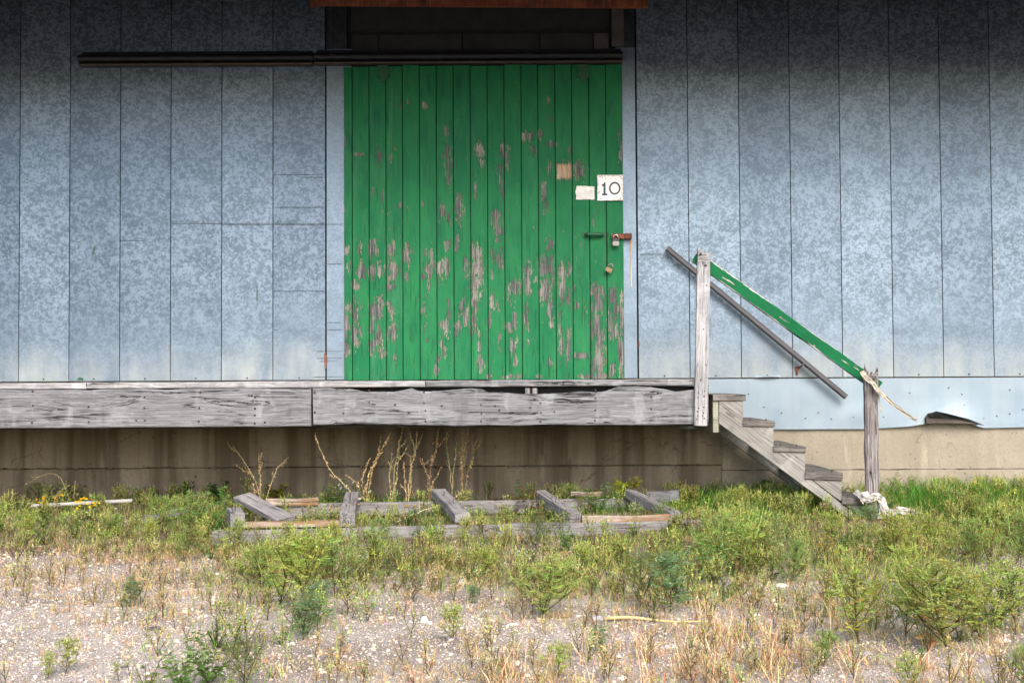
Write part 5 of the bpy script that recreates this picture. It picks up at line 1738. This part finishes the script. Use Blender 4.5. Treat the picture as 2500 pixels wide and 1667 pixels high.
# dry grass: straw and reddish tufts, partly lying
i3 = pick(dryd, 5200)
ctr = np.repeat(i3, 9); n = len(ctr)
base = CP[ctr] + np.concatenate([rng.normal(0, .012, (n, 2)), np.zeros((n, 1))], 1)
hue = np.repeat(rng.random(len(i3)), 9)[:, None]
c3 = np.where(hue < .55, cols((.54, .39, .19), n), np.where(hue < .8, cols((.43, .28, .15), n), cols((.40, .38, .16), n)))
sets = [blades(base, rng.uniform(0, 6.28, n), rng.uniform(.1, 1.35, n), rng.uniform(.018, .065, n), rng.uniform(.0016, .0032, n), rng.uniform(0, 1.0, n), c3)]
tuf = bl(1590, 1540, 130, 50, 1.0) + bl(1700, 1480, 110, 40, .8) + bl(1950, 1560, 60, 40, .5) + bl(2180, 1560, 120, 40, .6) + bl(1200, 1560, 150, 40, .3)
i4 = pick(tuf, 70)
ctr = np.repeat(i4, 16); n = len(ctr)
base = CP[ctr] + np.concatenate([rng.normal(0, .015, (n, 2)), np.zeros((n, 1))], 1)
c4 = np.where(rng.random((n, 1)) < .65, cols((.52, .40, .22), n), cols((.28, .13, .055), n))
sets.append(blades(base, rng.uniform(0, 6.28, n), rng.uniform(.0, .85, n), rng.uniform(.05, .15, n), rng.uniform(.002, .0042, n), rng.uniform(0, 1.3, n), c4, 3, c4 * 1.35))
scatter("dry_grass", "straw coloured and reddish dry grass tufts over the gravel", sets, STALK)
# straw litter lying flat
i5 = pick(dryd * .8 + green * .6 + .05, 24000)
n = len(i5)
c5 = np.where(rng.random((n, 1)) < .55, cols((.42, .31, .18), n, .1, .4), cols((.19, .10, .06), n, .12, .5))
L5 = rng.uniform(.012, .07, n)
sets = [blades(CP[i5] + np.array([0, 0, .006]), rng.uniform(0, 6.28, n), rng.uniform(1.2, 1.55, n), L5, rng.uniform(.0015, .003, n), rng.uniform(-.3, .5, n), c5, 2)]
scatter("straw_litter", "dead stalk litter lying on the gravel", sets, STALK)
# low weeds: small plants of many kinds grown together
minis = []
for s in range(8):
    S_, L_, B_ = ragweed(100 + s, H=.11, nb=6, spread=.8, leafc=[GRN, OLV, (.22, .32, .08), (.36, .38, .12)][s % 4], spikec=[YEL, (.42, .50, .16)][s % 2], feather=.026, leafd=.50, pairs=2, subs=False, sn=.42)
    a_ = Geo(); [a_.add(*q.arrays()) for q in (S_, L_, B_) if q]
    minis.append(a_.arrays())
for s in range(3):
    S_, L_, B_ = broadweed(130 + s, H=.09, nb=4, col=[(.10, .19, .05), (.15, .22, .08), (.22, .16, .07)][s], leaf=.026, wid=.4, spread=.9)
    a_ = Geo(); [a_.add(*q.arrays()) for q in (S_, L_) if q]
    minis.append(a_.arrays())
for s in range(4):
    S_, L_, B_ = ragweed(150 + s, H=.085, nb=4, spread=.7, leafc=[(.42, .34, .16), (.36, .36, .15), (.46, .37, .19), (.48, .42, .22)][s], spikec=[(.48, .42, .20), (.50, .52, .20), (.50, .42, .22), (.55, .48, .27)][s], feather=.02, leafd=.42, pairs=2, subs=False, sn=.4)
    a_ = Geo(); [a_.add(*q.arrays()) for q in (S_, L_, B_) if q]
    minis.append(a_.arrays())
print("mini tris", [len(m_[1]) for m_ in minis])
i6 = pick(green ** 1.1, 2700)
ib = pick(dryd, 1200)
g6 = Geo()
kinds = np.concatenate([rng.integers(0, 11, len(i6)), rng.integers(11, len(minis), len(ib))])
i6 = np.concatenate([i6, ib])
for k, (v_, f_, c_) in enumerate(minis):
    ids = i6[kinds == k]
    m_ = len(ids)
    if not m_: continue
    an = rng.uniform(0, 6.28, m_); sc_ = .42 + 1.5 * rng.random(m_) ** 1.6
    ca, sa = np.cos(an) * sc_, np.sin(an) * sc_
    VX = v_[None, :, 0] * ca[:, None] - v_[None, :, 1] * sa[:, None] + CP[ids, 0][:, None]
    VY = v_[None, :, 0] * sa[:, None] + v_[None, :, 1] * ca[:, None] + CP[ids, 1][:, None]
    VZ = v_[None, :, 2] * sc_[:, None] + CP[ids, 2][:, None] - .004
    cc = c_[None] * rng.uniform(.75, 1.25, (m_, 1, 1)) * (1 + rng.normal(0, .07, (m_, 1, 3)))
    g6.add(np.stack([VX, VY, VZ], 2).reshape(-1, 3), (f_[None] + (np.arange(m_) * len(v_))[:, None, None]).reshape(-1, 3), np.clip(cc, .004, .9).reshape(-1, 3))
stuff("low_weeds", "low mixed green weeds covering the strip before the dock", *g6.arrays(), LEAF)

# --- gravel
phi = (1 + 5 ** .5) / 2
ICO = unit(np.array([(-1, phi, 0), (1, phi, 0), (-1, -phi, 0), (1, -phi, 0), (0, -1, phi), (0, 1, phi), (0, -1, -phi), (0, 1, -phi), (phi, 0, -1), (phi, 0, 1), (-phi, 0, -1), (-phi, 0, 1)]))
ICF = np.array([(0, 11, 5), (0, 5, 1), (0, 1, 7), (0, 7, 10), (0, 10, 11), (1, 5, 9), (5, 11, 4), (11, 10, 2), (10, 7, 6), (7, 1, 8), (3, 9, 4), (3, 4, 2), (3, 2, 6), (3, 6, 8), (3, 8, 9), (4, 9, 5), (2, 4, 11), (6, 2, 10), (8, 6, 7), (9, 8, 1)])
OCT = np.array([(1, 0, 0), (-1, 0, 0), (0, 1, 0), (0, -1, 0), (0, 0, 1), (0, 0, -1)], float)
OCF = np.array([(0, 2, 4), (2, 1, 4), (1, 3, 4), (3, 0, 4), (2, 0, 5), (1, 2, 5), (3, 1, 5), (0, 3, 5)])


def stones(idx, size, B_, BF):
    n = len(idx); k = len(B_)
    V = B_[None] * (1 + rng.uniform(-.28, .28, (n, k, 1)))
    sx = rng.uniform(.75, 1.3, (n, 1)); sy = rng.uniform(.6, 1.0, (n, 1)); sz = rng.uniform(.4, .75, (n, 1))
    V = V * np.stack([sx, sy, sz], 2) * size[:, None, None]
    an = rng.uniform(0, 6.28, n)[:, None]
    x = V[..., 0] * np.cos(an) - V[..., 1] * np.sin(an); y = V[..., 0] * np.sin(an) + V[..., 1] * np.cos(an)
    P = CP[idx]
    V = np.stack([x + P[:, 0:1], y + P[:, 1:2], V[..., 2] + P[:, 2:3] + (size * .15)[:, None]], 2)
    r_ = rng.random((n, 1))
    c = np.where(r_ < .54, cols((.50, .435, .37), n, .04, .16), np.where(r_ < .57, cols((.58, .52, .455), n, .03, .12), np.where(r_ < .82, cols((.34, .275, .25), n, .06, .3), np.where(r_ < .93, cols((.20, .19, .20), n, .04, .35), cols((.50, .36, .24), n, .06, .25)))))
    return V.reshape(-1, 3), (BF[None] + (np.arange(n) * k)[:, None, None]).reshape(-1, 3), np.repeat(c, k, 0)


gb = bare * np.clip((PY - 1235) / 60, .04, 1)
i7 = pick(gb, 50000)
s7 = .0026 + .0042 * rng.random(len(i7)) ** 2
i8 = pick(gb * np.clip(.6 + lowf, .1, 1.4), 5000)
s8 = .006 + .009 * rng.random(len(i8)) ** 3
g7 = Geo(); g7.add(*stones(i7, s7, OCT, OCF)); g7.add(*stones(i8, s8, ICO, ICF))
stuff("gravel", "pinkish grey gravel and pebbles", *g7.arrays(), PEBBLE)

# larger stones one can point to
ST = [('y1', 890, 1250, 42, 15, (.055, .048, .05), "flat dark stone on the bare gravel at left", 1), ('y1', 930, 1092, 17, 16, (.60, .55, .47), "round white stone on the left gravel", 2),
      ('y1', 1058, 1155, 22, 13, (.55, .46, .38), "pale tan stone right of the round white stone", 3), ('y1', 712, 1472, 22, 11, (.06, .06, .07), "small black stone near the bottom left", 4),
      ('y1', 805, 1018, 18, 14, (.30, .29, .30), "grey pebble left of the middle weed clump", 5), ('y4', 652, 1000, 26, 30, (.66, .64, .62), "white stone at the edge of the centre gravel", 6),
      ('y4', 690, 1020, 18, 14, (.64, .60, .56), "smaller white stone touching the white centre one", 7), ('y4', 1820, 987, 40, 20, (.27, .26, .27), "grey stone above the yellow dry stem", 8),
      ('y4', 1258, 1032, 32, 13, (.62, .54, .45), "cream stone below the single feathery ragweed", 9), ('y4', 910, 745, 36, 26, (.30, .32, .33), "blue grey stone in the centre gravel", 10),
      ('y4', 1932, 700, 42, 26, (.30, .29, .29), "half buried grey stone before the dense green patch", 11), ('y4', 1095, 1005, 30, 13, (.55, .45, .38), "tan stone left of the cream stone", 12),
      ('y5', 805, 724, 42, 16, (.62, .58, .52), "flat whitish stone below the stairs", 13), ('y5', 642, 912, 24, 13, (.66, .65, .63), "white stone among the dry grass right of the yellow stem", 14),
      ('y5', 780, 845, 26, 12, (.60, .47, .34), "cream tan stone below the flat whitish stone", 15), ('y5', 2212, 1072, 52, 22, (.56, .43, .37), "large pinkish stone right of the widest ragweed", 16),
      ('y5', 1350, 1155, 38, 16, (.20, .19, .19), "grey stone left of the widest ragweed's root", 17), ('y5', 2290, 1185, 40, 36, (.26, .25, .26), "grey angular stone at the right picture edge", 18),
      ('y4', 1990, 1392, 32, 18, (.60, .56, .52), "white stone at the bottom edge of the picture", 19), ('y4', 1965, 1248, 20, 12, (.62, .58, .55), "pale stone under the tall dry grass tuft", 20)]
for (z_, x, y, rx, ry, c, lab, sd_) in ST:
    p = gnd(z_, x, y + ry * .5)
    dist = (p - EYE).dot(fw)
    k = ZO[z_][2] / F * dist
    bm = bmesh.new()
    bmesh.ops.create_icosphere(bm, subdivisions=3, radius=1)
    for v in bm.verts:
        q = v.co.copy()
        e = 1 + .22 * noise.noise(q * 1.3 + Vector((sd_ * 3.1, 0, 0))) + .08 * noise.noise(q * 4 + Vector((0, sd_, 0)))
        v.co = Vector((q.x * rx * k * e, q.y * rx * k * .8 * e, q.z * ry * k * 1.15 * e))
    o = bmobj("stone", bm, m_plain("stone_surface", c, .85, 0, .22, 45), None, Matrix.Translation(p), True)
    tag(o, lab, "stone", "larger stones lying on the gravel", 'thing')
print("tris", sum(len(m_.polygons) for m_ in bpy.data.meshes))
